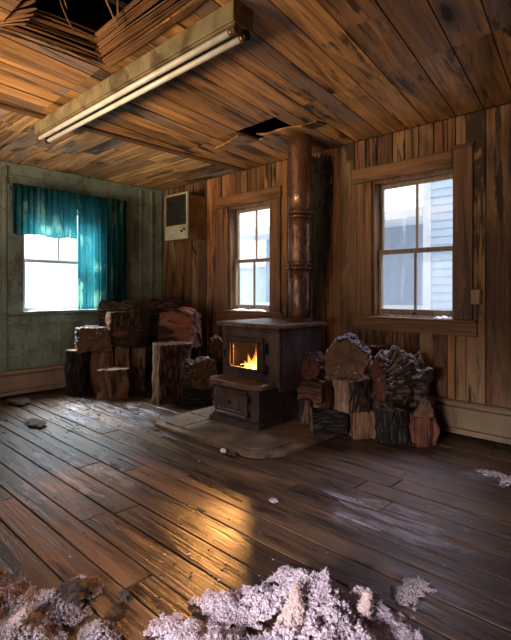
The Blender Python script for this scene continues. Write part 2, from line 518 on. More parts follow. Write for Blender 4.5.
# ------------------------------------------------------------------ walls
def rects_minus(x0, x1, z0, z1, holes):
    xs = sorted({x0, x1, *[h[0] for h in holes], *[h[1] for h in holes]})
    xs = [x for x in xs if x0 <= x <= x1]
    zs = sorted({z0, z1, *[h[2] for h in holes], *[h[3] for h in holes]})
    out = []
    for i in range(len(xs) - 1):
        run = None
        for j in range(len(zs) - 1):
            cx, cz = (xs[i] + xs[i + 1]) / 2, (zs[j] + zs[j + 1]) / 2
            inside = any(h[0] < cx < h[1] and h[2] < cz < h[3] for h in holes)
            if not inside:
                if run is None: run = [xs[i], xs[i + 1], zs[j], zs[j + 1]]
                else: run[3] = zs[j + 1]
            elif run:
                out.append(run); run = None
        if run: out.append(run)
    return out

WIN = [(1.31, 1.97, .89, 2.06), (3.15, 3.865, .89, 2.06)]    # openings in the right wall
wr = MB()
cuts = [0.0]
rw = random.Random(11)
while cuts[-1] < XR: cuts.append(cuts[-1] + rw.uniform(.105, .185))
for h in WIN: cuts += [h[0], h[1]]
cuts = sorted(cuts)
for a, b in zip(cuts, cuts[1:]):
    if b - a < .012: continue
    for r in rects_minus(a, b, 0, H - .002, [h for h in WIN if h[0] < (a + b) / 2 < h[1]]):
        d = rw.uniform(-.005, .003)
        if r[3] - r[2] > 1 and rw.random() < .08:
            zc = rw.uniform(1.3, 2.2)
            wr.box((r[0] + .002, -.002 + d, r[2]), (r[1] - .002, .02, zc - .002), .003)
            wr.box((r[0] + .002, -.002 + d + .003, zc + .002), (r[1] - .002, .02, r[3]), .003)
        else:
            wr.box((r[0] + .0025, -.002 + d, r[2]), (r[1] - .0025, .02, r[3]), .004)
for r in rects_minus(-.25, XR, -.1, H + .5, WIN):
    wr.box((r[0], .021, r[2]), (r[1], .16, r[3]), mi=1)
tag(wr.build('wall_right', [M['wall'], M['dark']]), kind='structure')

LW = (-1.79, -.93, .885, 2.05)                                # opening in the left wall (y0, y1, z0, z1)
wl = MB()
def lbox(y0, y1, z0, z1, t0, t1, mi=0, bev=.003):
    wl.box((t0, y0, z0), (t1, y1, z1), bev, mi)
for r in rects_minus(YF, .16, -.1, H + .5, [LW]):
    wl.box((-.16, r[0], r[2]), (-.012, r[1], r[3]), mi=1)
# plaster panels above the rail, between upright battens
edges = [YF, -4.4, -3.4, -2.45, -1.955, LW[0], LW[1], -.33, -.165, 0.0]
for a, b in zip(edges, edges[1:]):
    for r in rects_minus(a, b, 0.0, H - .002, [LW] if a >= LW[0] - .01 and b <= LW[1] + .01 else []):
        d = rw.uniform(-.004, .0)
        wl.box((-.011, r[0] + .0015, r[2]), (d, r[1] - .0015, r[3]), .002)
for yb in (-1.965, -.335, -.17):
    wl.box((0, yb - .018, 0), (.014, yb + .018, H - .002), .004)
for yb in (-1.395, -.83, -.6):
    wl.box((0, yb - .016, .25), (.014, yb + .016, .77), .003)
wl.box((0, -1.945, .75), (.020, -.36, .835), .004)
wl.box((0, -1.945, .27), (.014, -.36, .32), .003)
wl.box((0, -1.945, 2.29), (.010, -.36, 2.32), .003)
wl.box((0, YF, .86), (.014, -1.985, .89), .003)
tag(wl.build('wall_left', [M['green'], M['dark']]), kind='structure')

wb = MB()
RFILL = [(1.1, 2.9, .3, 1.7), (3.8, 5.2, .3, 1.4)]  # made-up openings behind the camera that let the fill lamps in
for r in rects_minus(-.2, XR + .2, -.1, H + .5, RFILL):
    wb.box((r[0], YF - .14, r[2]), (r[1], YF, r[3]))
tag(wb.build('wall_rear', M['wall']), kind='structure')
we = MB()
EWIN = []
for r in rects_minus(YF, .16, -.1, H + .5, EWIN):
    we.box((XR, r[0], r[2]), (XR + .14, r[1], r[3]))
tag(we.build('wall_end', M['wall']), kind='structure')

# ------------------------------------------------------------------ ceiling
HOLE1 = [(2.63, -2.86), (3.62, -2.86), (3.66, -2.31), (2.66, -2.28)]
HOLE2 = [(2.37, -.93), (2.84, -.96), (2.80, -.60), (2.36, -.62)]
BX = 1.56                                                       # where the two board directions meet
ANG = math.radians(8.5)
def rot2(p, a): return (p[0] * math.cos(a) - p[1] * math.sin(a), p[0] * math.sin(a) + p[1] * math.cos(a))
ZB = [(BX, YF), (XR, YF), (XR, 0), (BX, 0)]
cb = MB()
rc = random.Random(5)
zone = [rot2(p, -ANG) for p in ZB]
holes = [[rot2(p, -ANG) for p in h] for h in (HOLE1, HOLE2)]
x = min(p[0] for p in zone) - .1
while x < max(p[0] for p in zone):
    w = rc.uniform(.125, .16) if x < 3.15 else rc.uniform(.18, .22)
    ys = [min(p[1] for p in zone) - .1 - rc.uniform(0, 2)]
    while ys[-1] < 1.5: ys.append(ys[-1] + rc.uniform(3.5, 6))
    for a, b in zip(ys, ys[1:]):
        poly = [(x + .0036, a + .002), (x + w - .0036, a + .002), (x + w - .0036, b - .002), (x + .0036, b - .002)]
        for i in range(4):
            p, q = zone[i], zone[(i + 1) % 4]
            A, B = -(q[1] - p[1]), q[0] - p[0]
            poly = clip(poly, A, B, A * p[0] + B * p[1])
            if len(poly) < 3: break
        if len(poly) < 3: continue
        pcs = [poly]
        for h in holes:
            pcs = [q for p in pcs for q in (subtract(p, h) if len(p) > 2 else [])]
        dz = rc.uniform(0, .006)
        for p in pcs:
            if area(p) > 2e-4: cb.prism(p, H + dz, H + .024)
    x += w
ce = cb.build('ceiling', [M['ceil'], M['dark']], rot=(0, 0, ANG))
tag(ce, kind='structure')
ca = MB()
y = 0.0
while y > YF:
    w = rc.uniform(.10, .17)
    xm = rc.uniform(.4, 1.2)
    ca.box((0.002, y - w + .002, H + rc.uniform(0, .008)), (xm - .0015, y - .002, H + .024), .002)
    ca.box((xm + .0015, y - w + .002, H + rc.uniform(0, .008)), (BX - .03, y - .002, H + .024), .002)
    y -= w
tag(ca.build('ceiling.001', M['ceilX']), kind='structure')
cj = MB()
cj.box((BX - .055, YF, H - .012), (BX + .03, 0, H + .022), .004)
tag(cj.build('trim_1', M['lathY']), kind='structure')
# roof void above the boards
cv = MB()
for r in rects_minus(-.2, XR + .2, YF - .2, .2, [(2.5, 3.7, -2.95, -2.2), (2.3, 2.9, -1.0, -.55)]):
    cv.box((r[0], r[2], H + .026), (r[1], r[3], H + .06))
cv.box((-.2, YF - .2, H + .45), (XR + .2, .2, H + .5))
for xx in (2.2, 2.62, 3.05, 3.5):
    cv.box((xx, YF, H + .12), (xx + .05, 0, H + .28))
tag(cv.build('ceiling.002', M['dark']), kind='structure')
# trim where ceiling meets walls
cm = MB()
cm.box((0, YF, H - .035), (.018, 0, H - .001), .004)
tag(cm.build('trim_2', M['green']), kind='structure')

# torn lath ends round the large hole
rl = random.Random(21)
LATHG = 'broken lath strips hanging round the large ceiling hole'
def lath(p0, p1, w, t, tilt, label, group=None):
    p0, p1 = Vector(p0), Vector(p1)
    d = p1 - p0
    m = MB()
    n = 6
    Lh = d.length
    for i in range(n):
        pass
    # a thin strip with a splintered end
    b = m.b
    prev = None
    for i in range(n + 1):
        k = i / n
        ww = w * (1 if k < .85 else (1 - (k - .85) / .15 * .8)) * (1 + .15 * math.sin(k * 9 + p0.x * 40))
        yy = Lh * k
        sag = .006 * math.sin(k * PI * 1.3 + p0.y * 13)
        lp = [b.verts.new((-ww / 2, yy, sag)), b.verts.new((ww / 2, yy, sag)), b.verts.new((ww / 2, yy, sag + t)), b.verts.new((-ww / 2, yy, sag + t))]
        if prev:
            for q in range(4): b.faces.new((prev[q], prev[(q + 1) % 4], lp[(q + 1) % 4], lp[q]))
        else: b.faces.new(lp[::-1])
        prev = lp
    b.faces.new(prev)
    q = d.to_track_quat('Y', 'Z')
    o = m.build('lath_strip', M['lathY'])
    o.rotation_mode = 'QUATERNION'
    from mathutils import Quaternion
    o.rotation_quaternion = q @ Quaternion((0, 1, 0), tilt)
    o.location = p0
    return tag(o, label, 'lath', group or LATHG)
LL = 'thin splintered brown lath strip along the torn edge of the large ceiling hole'
for i in range(9):                 # left-hand edge (runs with the boards)
    xx = 2.60 + .034 * i * .62
    lath((xx + rl.uniform(-.01, .01), -2.95 + rl.uniform(-.1, .08), H - .012 + i * .011), (xx + .01 + rl.uniform(-.02, .02), -2.26 + rl.uniform(-.06, .03), H - .008 + i * .012), rl.uniform(.014, .026), .006, rl.uniform(-.5, .5), 'thin splintered lath strip edging the ceiling hole on its far side, toward the curtained wall', 'lath strips on the far side of the ceiling hole')
for i in range(9):                 # edge beside the light fixture
    yy = -2.27 - .016 * i
    lath((2.62 + rl.uniform(-.03, .1), yy + rl.uniform(-.008, .008), H - .012 + i * .011), (3.7 + rl.uniform(-.2, .05), yy - .02 + rl.uniform(-.02, .02), H - .01 + i * .012), rl.uniform(.014, .026), .006, rl.uniform(-.5, .5), 'thin splintered lath strip edging the ceiling hole beside the fluorescent light', 'lath strips beside the fluorescent light')
for i in range(8):                 # far corner at the picture's top left
    lath((2.50 + .03 * i, -2.93 + rl.uniform(-.02, .02) + .006 * i, H - .012 + .008 * i), (2.78 + .045 * i, -2.77 - .01 * i + rl.uniform(-.03, .03), H - .015 + .008 * i), rl.uniform(.012, .024), .006, rl.uniform(-.4, .4), 'short broken lath strip across the top left corner of the ceiling hole', 'lath strips at the top left of the ceiling hole')
dl = 'thin dark strip dangling down inside the large ceiling hole'
for (x0, y0, x1, y1, z1) in ((2.93, -2.70, 2.95, -2.62, 2.40), (3.06, -2.74, 3.06, -2.70, 2.43), (3.10, -2.55, 3.03, -2.42, 2.46), (3.2, -2.52, 3.0, -2.40, 2.47)):
    o = lath((x0, y0, H + .14), (x1, y1, z1), .008, .004, 0, dl)
    o['group'] = 'strips dangling in the ceiling hole'
    sp = None

# torn board and dust by the stove pipe hole
def bent_board(name, pts, w, t, mat, label, cat):
    m = MB()
    prev = None
    for i, (p, side) in enumerate(pts):
        p = Vector(p); s = Vector(side).normalized() * w / 2
        up = Vector((0, 0, t))
        lp = [m.b.verts.new(p - s), m.b.verts.new(p + s), m.b.verts.new(p + s + up), m.b.verts.new(p - s + up)]
        if prev:
            for q in range(4): m.b.faces.new((prev[q], prev[(q + 1) % 4], lp[(q + 1) % 4], lp[q]))
        else: m.b.faces.new(lp[::-1])
        prev = lp
    m.b.faces.new(prev)
    return tag(m.build(name, mat), label, cat)
bent_board('ceiling_board', [((2.50 + .05 * k, -.74 + .012 * k + .02 * math.sin(k), H - .012 - .010 * math.sin(k * .5) * (k < 7)), (0.15, 1, 0)) for k in range(12)], .11, .012, M['ceil'],
           'loose torn board curling down from the ceiling in front of the stove pipe', 'board')
bent_board('ceiling_board', [((1.95 + .06 * k, -.72 - .015 * k, H - .010 - .012 * math.sin(k * .45)), (0.2, 1, .15)) for k in range(8)], .13, .014, M['ceil'],
           'sagging loose board left of the small dark ceiling hole', 'board')

# ------------------------------------------------------------------ windows
def right_window(name, x0, kind_num):
    """double-hung window in the right wall; x0 = left edge of its opening"""
    w = .715 if kind_num == 3 else .66
    root = tag(empty(name, (x0, 0, .885)), kind='structure')
    z0 = .885
    def P(nm, fn, mat, par=root):
        m = MB(); fn(m)
        return m.build(nm, mat, par)
    xl, xr_ = -.185, w + .135
    P('window_frame', lambda m: (m.box((xl, -.028, -.005), (-.0, .0, 1.175), .004), m.box((w - .012, -.03, -.005), (xr_, .0, 1.31 if kind_num == 3 else 1.175), .004)), M['trimV'])
    P('head_casing', lambda m: m.box((xl - .01, -.034, 1.178), ((w - .015) if kind_num == 3 else xr_ + .01, .0, 1.305), .004), M['trimX'])
    if kind_num == 3:
        P('casing_top', lambda m: m.box((w - .03, -.040, 1.305), (xr_ + .01, .0, 1.335), .006), M['trimX'])
    P('apron', lambda m: m.box((xl, -.026, -.13), (xr_ + .03, .0, -.026), .004), M['trimX'])
    P('window_sill', lambda m: (m.box((xl - .012, -.06, -.025), (xr_ + .03, .0, -.004), .005), m.box((0, 0, -.02), (w, .15, .0), .002)), M['trimX'])
    P('jamb', lambda m: (m.box((0, 0, .002), (.022, .155, 1.175), .002), m.box((w - .02, 0, .002), (w, .155, 1.175), .002), m.box((.022, 0, 1.155), (w - .02, .155, 1.175), .002)), M['trimV'])
    gx0, gx1 = .05, w - .05
    zm = .555
    for nm, a, b, yy in (('sash', .01, zm + .02, .062), ('sash', zm - .018, 1.154, .097)):
        s = P(nm, lambda m: (m.box((.024, yy, a), (gx0, yy + .032, b), .003), m.box((gx1, yy, a), (w - .022, yy + .032, b), .003),
                             m.box((gx0, yy, a), (gx1, yy + .032, a + (.05 if a < .1 else .036)), .003), m.box((gx0, yy, b - .036), (gx1, yy + .032, b), .003)), M['sash'])
        P('muntin', lambda m: m.box(((gx0 + gx1) / 2 - .009, yy + .004, a + .03), ((gx0 + gx1) / 2 + .009, yy + .028, b - .03), .003), M['sash'], s)
        P('pane', lambda m: m.box((gx0 - .006, yy + .014, a + .02), (gx1 + .006, yy + .018, b - .02)), M['glass'], s)
    lk = P('sash_lock', lambda m: (m.box((w / 2 - .02, .046, .012), (w / 2 + .02, .062, .03), .004), m.cyl((w / 2, .05, .03), (w / 2, .05, .04), .006)), M['iron2'])
    return root
right_window('window_2', 1.31, 2)
right_window('window_3', 3.15, 3)

wn = tag(empty('window_1', (0, (LW[0] + LW[1]) / 2, LW[2])), kind='structure')
hw = (LW[1] - LW[0]) / 2
def Pw(nm, mat, *boxes, par=wn):
    m = MB()
    for lo, hi in boxes: m.box(lo, hi, .003)
    return m.build(nm, mat, par)
Pw('window_frame', M['green'], ((0, -hw - .15, 0), (.024, -hw, 1.19)), ((0, hw, 0), (.024, hw + .15, 1.19)), ((0, -hw - .15, 1.17), (.028, hw + .15, 1.33)))
Pw('window_sill', M['green'], ((0, -hw - .17, -.03), (.055, hw + .17, -.002)), ((-.15, -hw, -.03), (0, hw, -.002)))
Pw('jamb', M['white'], ((-.155, -hw, 0), (0, -hw + .02, 1.165)), ((-.155, hw - .02, 0), (0, hw, 1.165)), ((-.155, -hw + .02, 1.145), (0, hw - .02, 1.165)))
for a, b, t in ((.0, .565, -.085), (.54, 1.144, -.12)):
    s = Pw('sash', M['white'], ((t, -hw + .021, a), (t + .03, -hw + .05, b)), ((t, hw - .05, a), (t + .03, hw - .021, b)), ((t, -hw + .05, a), (t + .03, hw - .05, a + .04)), ((t, -hw + .05, b - .035), (t + .03, hw - .05, b)))
    if a > .1: Pw('muntin', M['white'], ((t + .004, -.01, a + .03), (t + .026, .01, b - .03)), par=s)
    Pw('pane', M['glass'], ((t + .012, -hw + .045, a + .02), (t + .016, hw - .045, b - .02)), par=s)

# snow blown on to the sills
def drift(name, x0, x1, y0, y1, z, h, label, seed, vert=False):
    m = MB()
    nx, ny = 30, 8
    g = []
    for i in range(nx + 1):
        r = []
        for j in range(ny + 1):
            a, b = i / nx, j / ny
            e = min(1, 6 * min(a, 1 - a)) * min(1, 5 * min(b, 1 - b))
            hh = max(0, h * e * (.55 + .9 * noise.noise(Vector((a * 7 + seed, b * 3, seed)))))
            r.append(m.b.verts.new((x0 + (x1 - x0) * a, y0 + (y1 - y0) * b, z + hh + .0015)))
        g.append(r)
    for i in range(nx):
        for j in range(ny): m.b.faces.new((g[i][j], g[i + 1][j], g[i + 1][j + 1], g[i][j + 1]))
    r = bmesh.ops.extrude_face_region(m.b, geom=m.b.faces[:])
    for v in r['geom']:
        if isinstance(v, bmesh.types.BMVert): v.co.z = z
    return tag(m.build(name, M['snow'], smooth=True), label, 'snow', kind='stuff')
drift('snow_drift', -.07, .035, -1.72, -1.05, .8835, .022, 'thin white snow lying on the sill of the curtained window', 1.5)
drift('snow_drift', 1.37, 1.90, -.04, .055, .8815, .020, 'white snow blown along the sill behind the stove', 4.1)
drift('snow_drift', 3.70, 3.85, -.045, .03, .8815, .022, 'small white snow clump at the right end of the big window sill', 8.3)

# ------------------------------------------------------------------ baseboard heaters
def heater(name, L, mat, label):
    root = empty(name, (0, 0, 0), label, 'heater')
    m = MB(); m.box((0, -.012, .035), (L, -.002, .245)); m.build('back_plate', mat, root)
    m = MB()
    prof = [(-.012, .262), (-.052, .262), (-.068, .248), (-.068, .236), (-.012, .250)]
    for a in (prof,):
        lo = [m.b.verts.new((0, p[0], p[1])) for p in a]; hi = [m.b.verts.new((L, p[0], p[1])) for p in a]
        n = len(a)
        for i in range(n): m.b.faces.new((lo[i], lo[(i + 1) % n], hi[(i + 1) % n], hi[i]))
        m.b.faces.new(lo[::-1]); m.b.faces.new(hi)
    m.build('top_cover', mat, root)
    m = MB()
    m.box((0, -.074, .066), (L, -.070, .218), .002); m.box((0, -.070, .208), (L, -.058, .2175), .002); m.box((0, -.074, .02), (L, -.0705, .060), .002)
    m.box((0, -.0695, .030), (L, -.060, .058), .002)
    m.build('front_panel', mat, root)
    m = MB(); m.box((0, -.058, .07), (L, -.014, .19)); m.build('fin_core', M['dark'], root)
    return root
hr = heater('baseboard_heater', 2.60, M['heater'], 'long tan baseboard heater on the plank wall beneath the big right window')
hr.location = (3.35, -.006, 0)
hl = heater('baseboard_heater', 2.9, M['heaterpink'], 'long pinkish baseboard heater along the green wall beneath the curtained window')
hl.rotation_euler = (0, 0, PI / 2)
hl.location = (.003, -3.9, 0)

# ------------------------------------------------------------------ curtains
rod = MB()
rod.cyl((.075, -1.95, 2.165), (.075, -.58, 2.165), .008, n=12)
rod.box((.0, -1.93, 2.155), (.08, -1.915, 2.175), .003); rod.box((.0, -.61, 2.155), (.08, -.595, 2.175), .003)
tag(rod.build('curtain_rod', M['iron2']), 'thin dark rod carrying the teal curtains above the left window', 'rod')
def curtain(name, y0, y1, ztop, zbot, folds, amp, seed, label, hem, tail=None, header=.05):
    m = MB()
    nu, nv = folds * 12, 34
    g = []
    for i in range(nu + 1):
        a = i / nu
        r = []
        for j in range(nv + 1):
            b = j / nv
            zb = zbot + hem * noise.noise(Vector((a * 6 + seed, 2.2, seed))) * .6
            if tail: zb += tail(a)
            z = ztop + header + (zb - ztop - header) * b
            ph = a * folds * 2 * PI + .9 * noise.noise(Vector((a * 9 + seed, b * 1.1, 3.1)))
            am = amp * (.35 + .65 * min(1, b * 3)) * (.6 + .7 * abs(noise.noise(Vector((a * 5 + seed, b * .8, 7.7)))))
            if abs(z - ztop) < .02: am *= .45
            y = y0 + (y1 - y0) * a + .35 * am * math.sin(2 * ph)
            x = .0905 + amp * .55 + am * math.sin(ph)
            x = max(x, .0865)
            r.append(m.b.verts.new((x, y, z)))
        g.append(r)
    for i in range(nu):
        for j in range(nv): m.b.faces.new((g[i][j], g[i + 1][j], g[i + 1][j + 1], g[i][j + 1]))
    o = m.build(name, M['curtain'], smooth=True)
    s = o.modifiers.new('cloth', 'SOLIDIFY'); s.thickness = .0012
    return tag(o, label, 'curtain')
curtain('curtain_valance', -1.925, -1.235, 2.165, 1.70, 11, .020, 1.3, 'short teal valance gathered across the upper left of the window', .05)
curtain('curtain', -1.23, -.60, 2.165, .89, 8, .026, 5.2, 'long teal curtain hanging to the sill on the right side of the window', .04, tail=lambda a: .03 * a)

# ------------------------------------------------------------------ air conditioner
ac = empty('air_conditioner', (.50, 0, 1.72), 'cream box air conditioner with dark grille mounted high in the corner', 'air conditioner')
m = MB(); m.box((.004, -.285, .004), (.395, -.004, .525), .006); m.build('cabinet', M['acside'], ac)
m = MB()
m.box((-.006, -.312, -.006), (.436, -.286, .165), .006)
m.box((-.006, -.312, .165), (.008, -.286, .541), .003); m.box((.408, -.312, .165), (.436, -.286, .541), .004); m.box((.008, -.312, .520), (.408, -.286, .541), .004)
m.build('front_frame', M['acbody'], ac)
m = MB()
m.box((.008, -.292, .165), (.408, -.287, .520), mi=0)
m.build('grille_back', M['dark'], ac)
m = MB()
for i in range(13): m.box((.009, -.309, .172 + i * .0265), (.407, -.293, .182 + i * .0265), .002)
for i in range(7): m.box((.05 + i * .054, -.304, .166), (.055 + i * .054, -.294, .514))
m.build('grille', M['acgrille'], ac)
for i, xx in enumerate((.335, .385)):
    m = MB(); m.cyl((xx, -.313, .085 + .02 * i), (xx, -.330, .085 + .02 * i), .014, .012); m.build('knob', M['black'], ac)
m = MB(); m.tube([(.28, -.12, 0), (.28, -.12, -.05), (.285, -.1, -.12), (.28, -.05, -.17)], .007); m.build('drain_pipe', M['black'], ac)

# ------------------------------------------------------------------ ceiling light
fx = empty('fluorescent_light', (1.36, -2.195, H), 'long yellowed strip light with two unlit tubes on the ceiling', 'light fixture')
LF = 2.31
m = MB(); m.box((0.004, 0, -.095), (LF - .004, .125, -.001), .004); m.box((0.01, .012, -.103), (LF - .01, .113, -.095), .003); m.build('housing', M['fixture'], fx)
for xx in (0, LF):
    m = MB(); sx = .004 if xx == 0 else -.004
    m.box((min(xx, xx + sx), -.003, -.104), (max(xx, xx + sx), .128, -.001), .001)
    m.cyl((xx, .03, -.045), (xx + (.003 if xx else -.003), .03, -.045), .008, n=10); m.cyl((xx, .095, -.03), (xx + (.003 if xx else -.003), .095, -.03), .008, n=10)
    m.build('end_plate', M['fixend'] if xx else M['fixture'], fx)
for yy in (.028, .100):
    m = MB(); m.cyl((.045, yy, -.128), (LF - .045, yy, -.128), .0165, n=20); tb = m.build('tube', M['lamp'], fx)
    for x0, x1 in ((.036, .058), (LF - .058, LF - .036)):
        m = MB(); m.cyl((x0, yy, -.128), (x1, yy, -.128), .0172, n=16); m.build('tube_cap', M['brass'], tb)
    for xx in (.022, LF - .022):
        m = MB(); m.box((xx - .011, yy - .016, -.148), (xx + .011, yy + .016, -.096), .005); m.cyl((xx - .0125, yy, -.128), (xx + .0125, yy, -.128), .02, n=14); m.build('lamp_holder', M['black'] if yy > .05 else M['fixend'], fx)

# ------------------------------------------------------------------ wall socket
so = empty('wall_socket', (4.025, 0, 1.055), 'tan surface mounted socket box beside the big right window', 'socket')
m = MB(); m.box((-.036, -.042, -.058), (.036, -.004, .058), .006); m.build('box', M['outlet'], so)
m = MB(); m.box((-.032, -.048, -.054), (.032, -.0425, .054), .003); pl = m.build('cover_plate', M['outlet'], so)
for zz in (-.022, .022):
    for xx in (-.0075, .0075):
        m = MB(); m.box((xx - .0015, -.0488, zz - .006), (xx + .0015, -.0482, zz + .006)); m.build('slot', M['black'], pl)

# ------------------------------------------------------------------ hearth
hp = [(1.93, -.28), (1.93, -1.42), (2.02, -1.50), (2.9, -1.50), (3.08, -1.49), (3.17, -1.43), (3.235, -1.30), (3.235, -.28)]
m = MB(); m.prism(hp, .0005, .022)
he = empty('hearth_pad', (0, 0, 0), 'low brown slab hearth under the wood stove', 'hearth')
bmesh.ops.bevel(m.b, geom=[e for e in m.b.edges if all(v.co.z > .02 for v in e.verts)], offset=.006, segments=2, affect='EDGES')
m.build('base_slab', M['hearth'], he)
m = MB()
rh = random.Random(9)
inner = [(2.0, -.3), (2.0, -1.38), (2.07, -1.43), (2.88, -1.43), (3.02, -1.42), (3.10, -1.36), (3.14, -1.26), (3.14, -.3)]
xs = [2.0, 2.27, 2.55, 2.86, 3.15]; yss = [-1.45, -1.12, -.8, -.3]
for i in range(4):
    for j in range(3):
        a = rh.uniform(-.03, .03)
        p = [(xs[i] + .004, yss[j] + .004), (xs[i + 1] - .004, yss[j] + .004), (xs[i + 1] - .004, yss[j + 1] - .004), (xs[i] + .004, yss[j + 1] - .004)]
        for k in range(len(inner)):
            u, v = inner[k], inner[(k + 1) % len(inner)]
            A, B = -(v[1] - u[1]), v[0] - u[0]
            p = clip(p, A, B, A * u[0] + B * u[1])
            if len(p) < 3: break
        if len(p) > 2: m.prism(p, .022, .034 + rh.uniform(-.003, .003))
m.build('top_slabs', M['hearth'], he)
HZ = .036

# ------------------------------------------------------------------ wood stove
st = empty('wood_stove', (2.55, -.75, HZ), 'rusty cast iron wood stove with a fire burning behind its glass door', 'stove')
def S(nm, fn, mat, par=st, smooth=None):
    m = MB(); fn(m); o = m.build(nm, mat, par, smooth=smooth)
    o.location = (-2.55, .75, -HZ) if par is st else (0, 0, 0)
    return o
def chamf(x0, x1, y0, y1, c):
    return [(x0 + c, y0), (x1 - c, y0), (x1, y0 + c), (x1, y1), (x0, y1), (x0, y0 + c)]
def bevtop(m, z, off):
    bmesh.ops.bevel(m.b, geom=[e for e in m.b.edges if abs(e.verts[0].co.z - e.verts[1].co.z) < 1e-5], offset=off, segments=3, affect='EDGES', profile=.6)
def slab(poly, z0, z1, off):
    def f(m):
        m.prism(poly, z0, z1); bevtop(m, z1, off)
    return f
S('plinth', lambda m: (m.prism(chamf(2.235, 2.80, -1.135, -.40, .04), HZ, HZ + .035), m.prism(chamf(2.25, 2.785, -1.12, -.41, .04), HZ + .035, .085)), M['iron2'])
S('pedestal', lambda m: m.prism(chamf(2.27, 2.765, -1.095, -.42, .04), .085, .335), M['iron2'])
S('ledge', slab(chamf(2.235, 2.83, -1.15, -.93, .06), .335, .382, .014), M['plate'])
# fire chamber as separate plates with a real opening
S('body', lambda m: (m.box((2.235, -.93, .36), (2.85, -.915, .43), .003), m.box((2.235, -.93, .69), (2.85, -.915, .80), .003), m.box((2.235, -.93, .43), (2.345, -.915, .69), .003), m.box((2.655, -.93, .43), (2.85, -.915, .69), .003),
                     m.box((2.235, -.914, .36), (2.25, -.38, .80), .003), m.box((2.235, -.395, .36), (2.85, -.38, .80), .003), m.box((2.25, -.914, .36), (2.82, -.395, .385), .002), m.box((2.25, -.914, .785), (2.82, -.395, .80), .002)), M['iron'])
S('side_panel', lambda m: (m.box((2.836, -.914, .31), (2.866, -.37, .80), .003), m.box((2.866, -.90, .33), (2.872, -.62, .785), .002), m.box((2.866, -.615, .33), (2.872, -.39, .785), .002)), M['ironside'])
S('corner_post', lambda m: m.box((2.832, -.938, .34), (2.870, -.912, .80), .006), M['iron'])
S('corner_post', lambda m: m.box((2.222, -.938, .36), (2.246, -.912, .80), .006), M['iron'])
S('fire_brick_lining', lambda m: (m.box((2.251, -.912, .386), (2.256, -.396, .784)), m.box((2.829, -.912, .386), (2.834, -.396, .784)), m.box((2.257, -.402, .386), (2.828, -.397, .784)), m.box((2.257, -.912, .779), (2.828, -.403, .784)), m.box((2.257, -.914, .692), (2.34, -.913, .70))), M['soot'])
S('top_plate', slab(chamf(2.185, 2.905, -.985, -.345, .015), .802, .838, .009), M['plate'])
S('top_trim', lambda m: m.box((2.225, -.95, .775), (2.865, -.93, .80), .006), M['iron'])
# fire door
def ring(m, x0, x1, z0, z1, w, y0, y1, bev=.005):
    m.box((x0, y0, z0), (x1, y1, z0 + w), bev); m.box((x0, y0, z1 - w), (x1, y1, z1), bev)
    m.box((x0, y0, z0 + w), (x0 + w, y1, z1 - w), bev); m.box((x1 - w, y0, z0 + w), (x1, y1, z1 - w), bev)
DO = S('fire_door', lambda m: (ring(m, 2.285, 2.715, .412, .722, .042, -.962, -.934, .008), ring(m, 2.318, 2.682, .442, .692, .026, -.972, -.950, .006)), M['iron2'])
S('door_glass', lambda m: m.box((2.333, -.953, .457), (2.667, -.949, .677)), M['stoveglass'], DO)
S('hinge', lambda m: (m.cyl((2.745, -.955, .60), (2.745, -.955, .68), .012, n=12), m.box((2.716, -.960, .61), (2.745, -.950, .67), .003)), M['black'], DO)
S('hinge', lambda m: (m.cyl((2.745, -.955, .44), (2.745, -.955, .51), .012, n=12), m.box((2.716, -.960, .45), (2.745, -.950, .50), .003)), M['black'], DO)
S('latch', lambda m: (m.box((2.268, -.968, .53), (2.286, -.948, .60), .004), m.tube([(2.277, -.968, .59), (2.277, -.99, .585), (2.277, -.992, .55)], .006)), M['black'], DO)
# ash door
AD = S('ash_door', lambda m: (m.box((2.315, -1.103, .10), (2.675, -1.096, .312), .003), ring(m, 2.305, 2.685, .092, .320, .030, -1.114, -1.096, .006), ring(m, 2.345, 2.645, .130, .282, .018, -1.112, -1.100, .005)), M['iron'])
S('door_panel', lambda m: (m.box((2.385, -1.111, .155), (2.605, -1.102, .257), .007), ), M['iron'], AD)
S('knob', lambda m: (m.cyl((2.495, -1.111, .206), (2.495, -1.122, .206), .012, .016, n=14)), M['black'], AD)
S('hinge', lambda m: (m.cyl((2.700, -1.108, .225), (2.700, -1.108, .285), .011, n=12), m.box((2.682, -1.112, .235), (2.70, -1.102, .275), .003)), M['black'], AD)
S('hinge', lambda m: (m.cyl((2.700, -1.108, .120), (2.700, -1.108, .165), .011, n=12), m.box((2.682, -1.112, .125), (2.70, -1.102, .160), .003)), M['black'], AD)
S('latch', lambda m: (m.box((2.288, -1.112, .185), (2.306, -1.098, .240), .004), m.cyl((2.297, -1.112, .212), (2.297, -1.130, .212), .008, n=10)), M['black'], AD)

# fire: charred logs, embers and flames standing in the chamber
rfire = random.Random(2)
for i, (a, b, r, lb) in enumerate((((2.32, -.80, .43), (2.60, -.72, .43), .036, 'charred log at the back of the stove fire'), ((2.38, -.86, .415), (2.66, -.84, .425), .028, 'thin charred log at the front of the stove fire'))):
    m = MB(); m.cyl(a, b, r, r * .9, n=16, rings=8, wob=.35)
    tag(m.build('burning_log', [M['soot']]), lb, 'log')
m = MB()
for i in range(60):
    x, y, r = rfire.uniform(2.30, 2.72), rfire.uniform(-.90, -.66), rfire.uniform(.006, .016)
    t = bmesh.new(); bmesh.ops.create_icosphere(t, subdivisions=1, radius=r)
    for v in t.verts: v.co = v.co * (1 + .4 * noise.noise(v.co * 90 + Vector((i, 0, 0)))) + Vector((x, y, .3865 + r * .8))
    m.merge(t)
tag(m.build('ember_bed', M['ember']), 'bed of glowing orange embers on the stove floor', 'embers', kind='stuff')
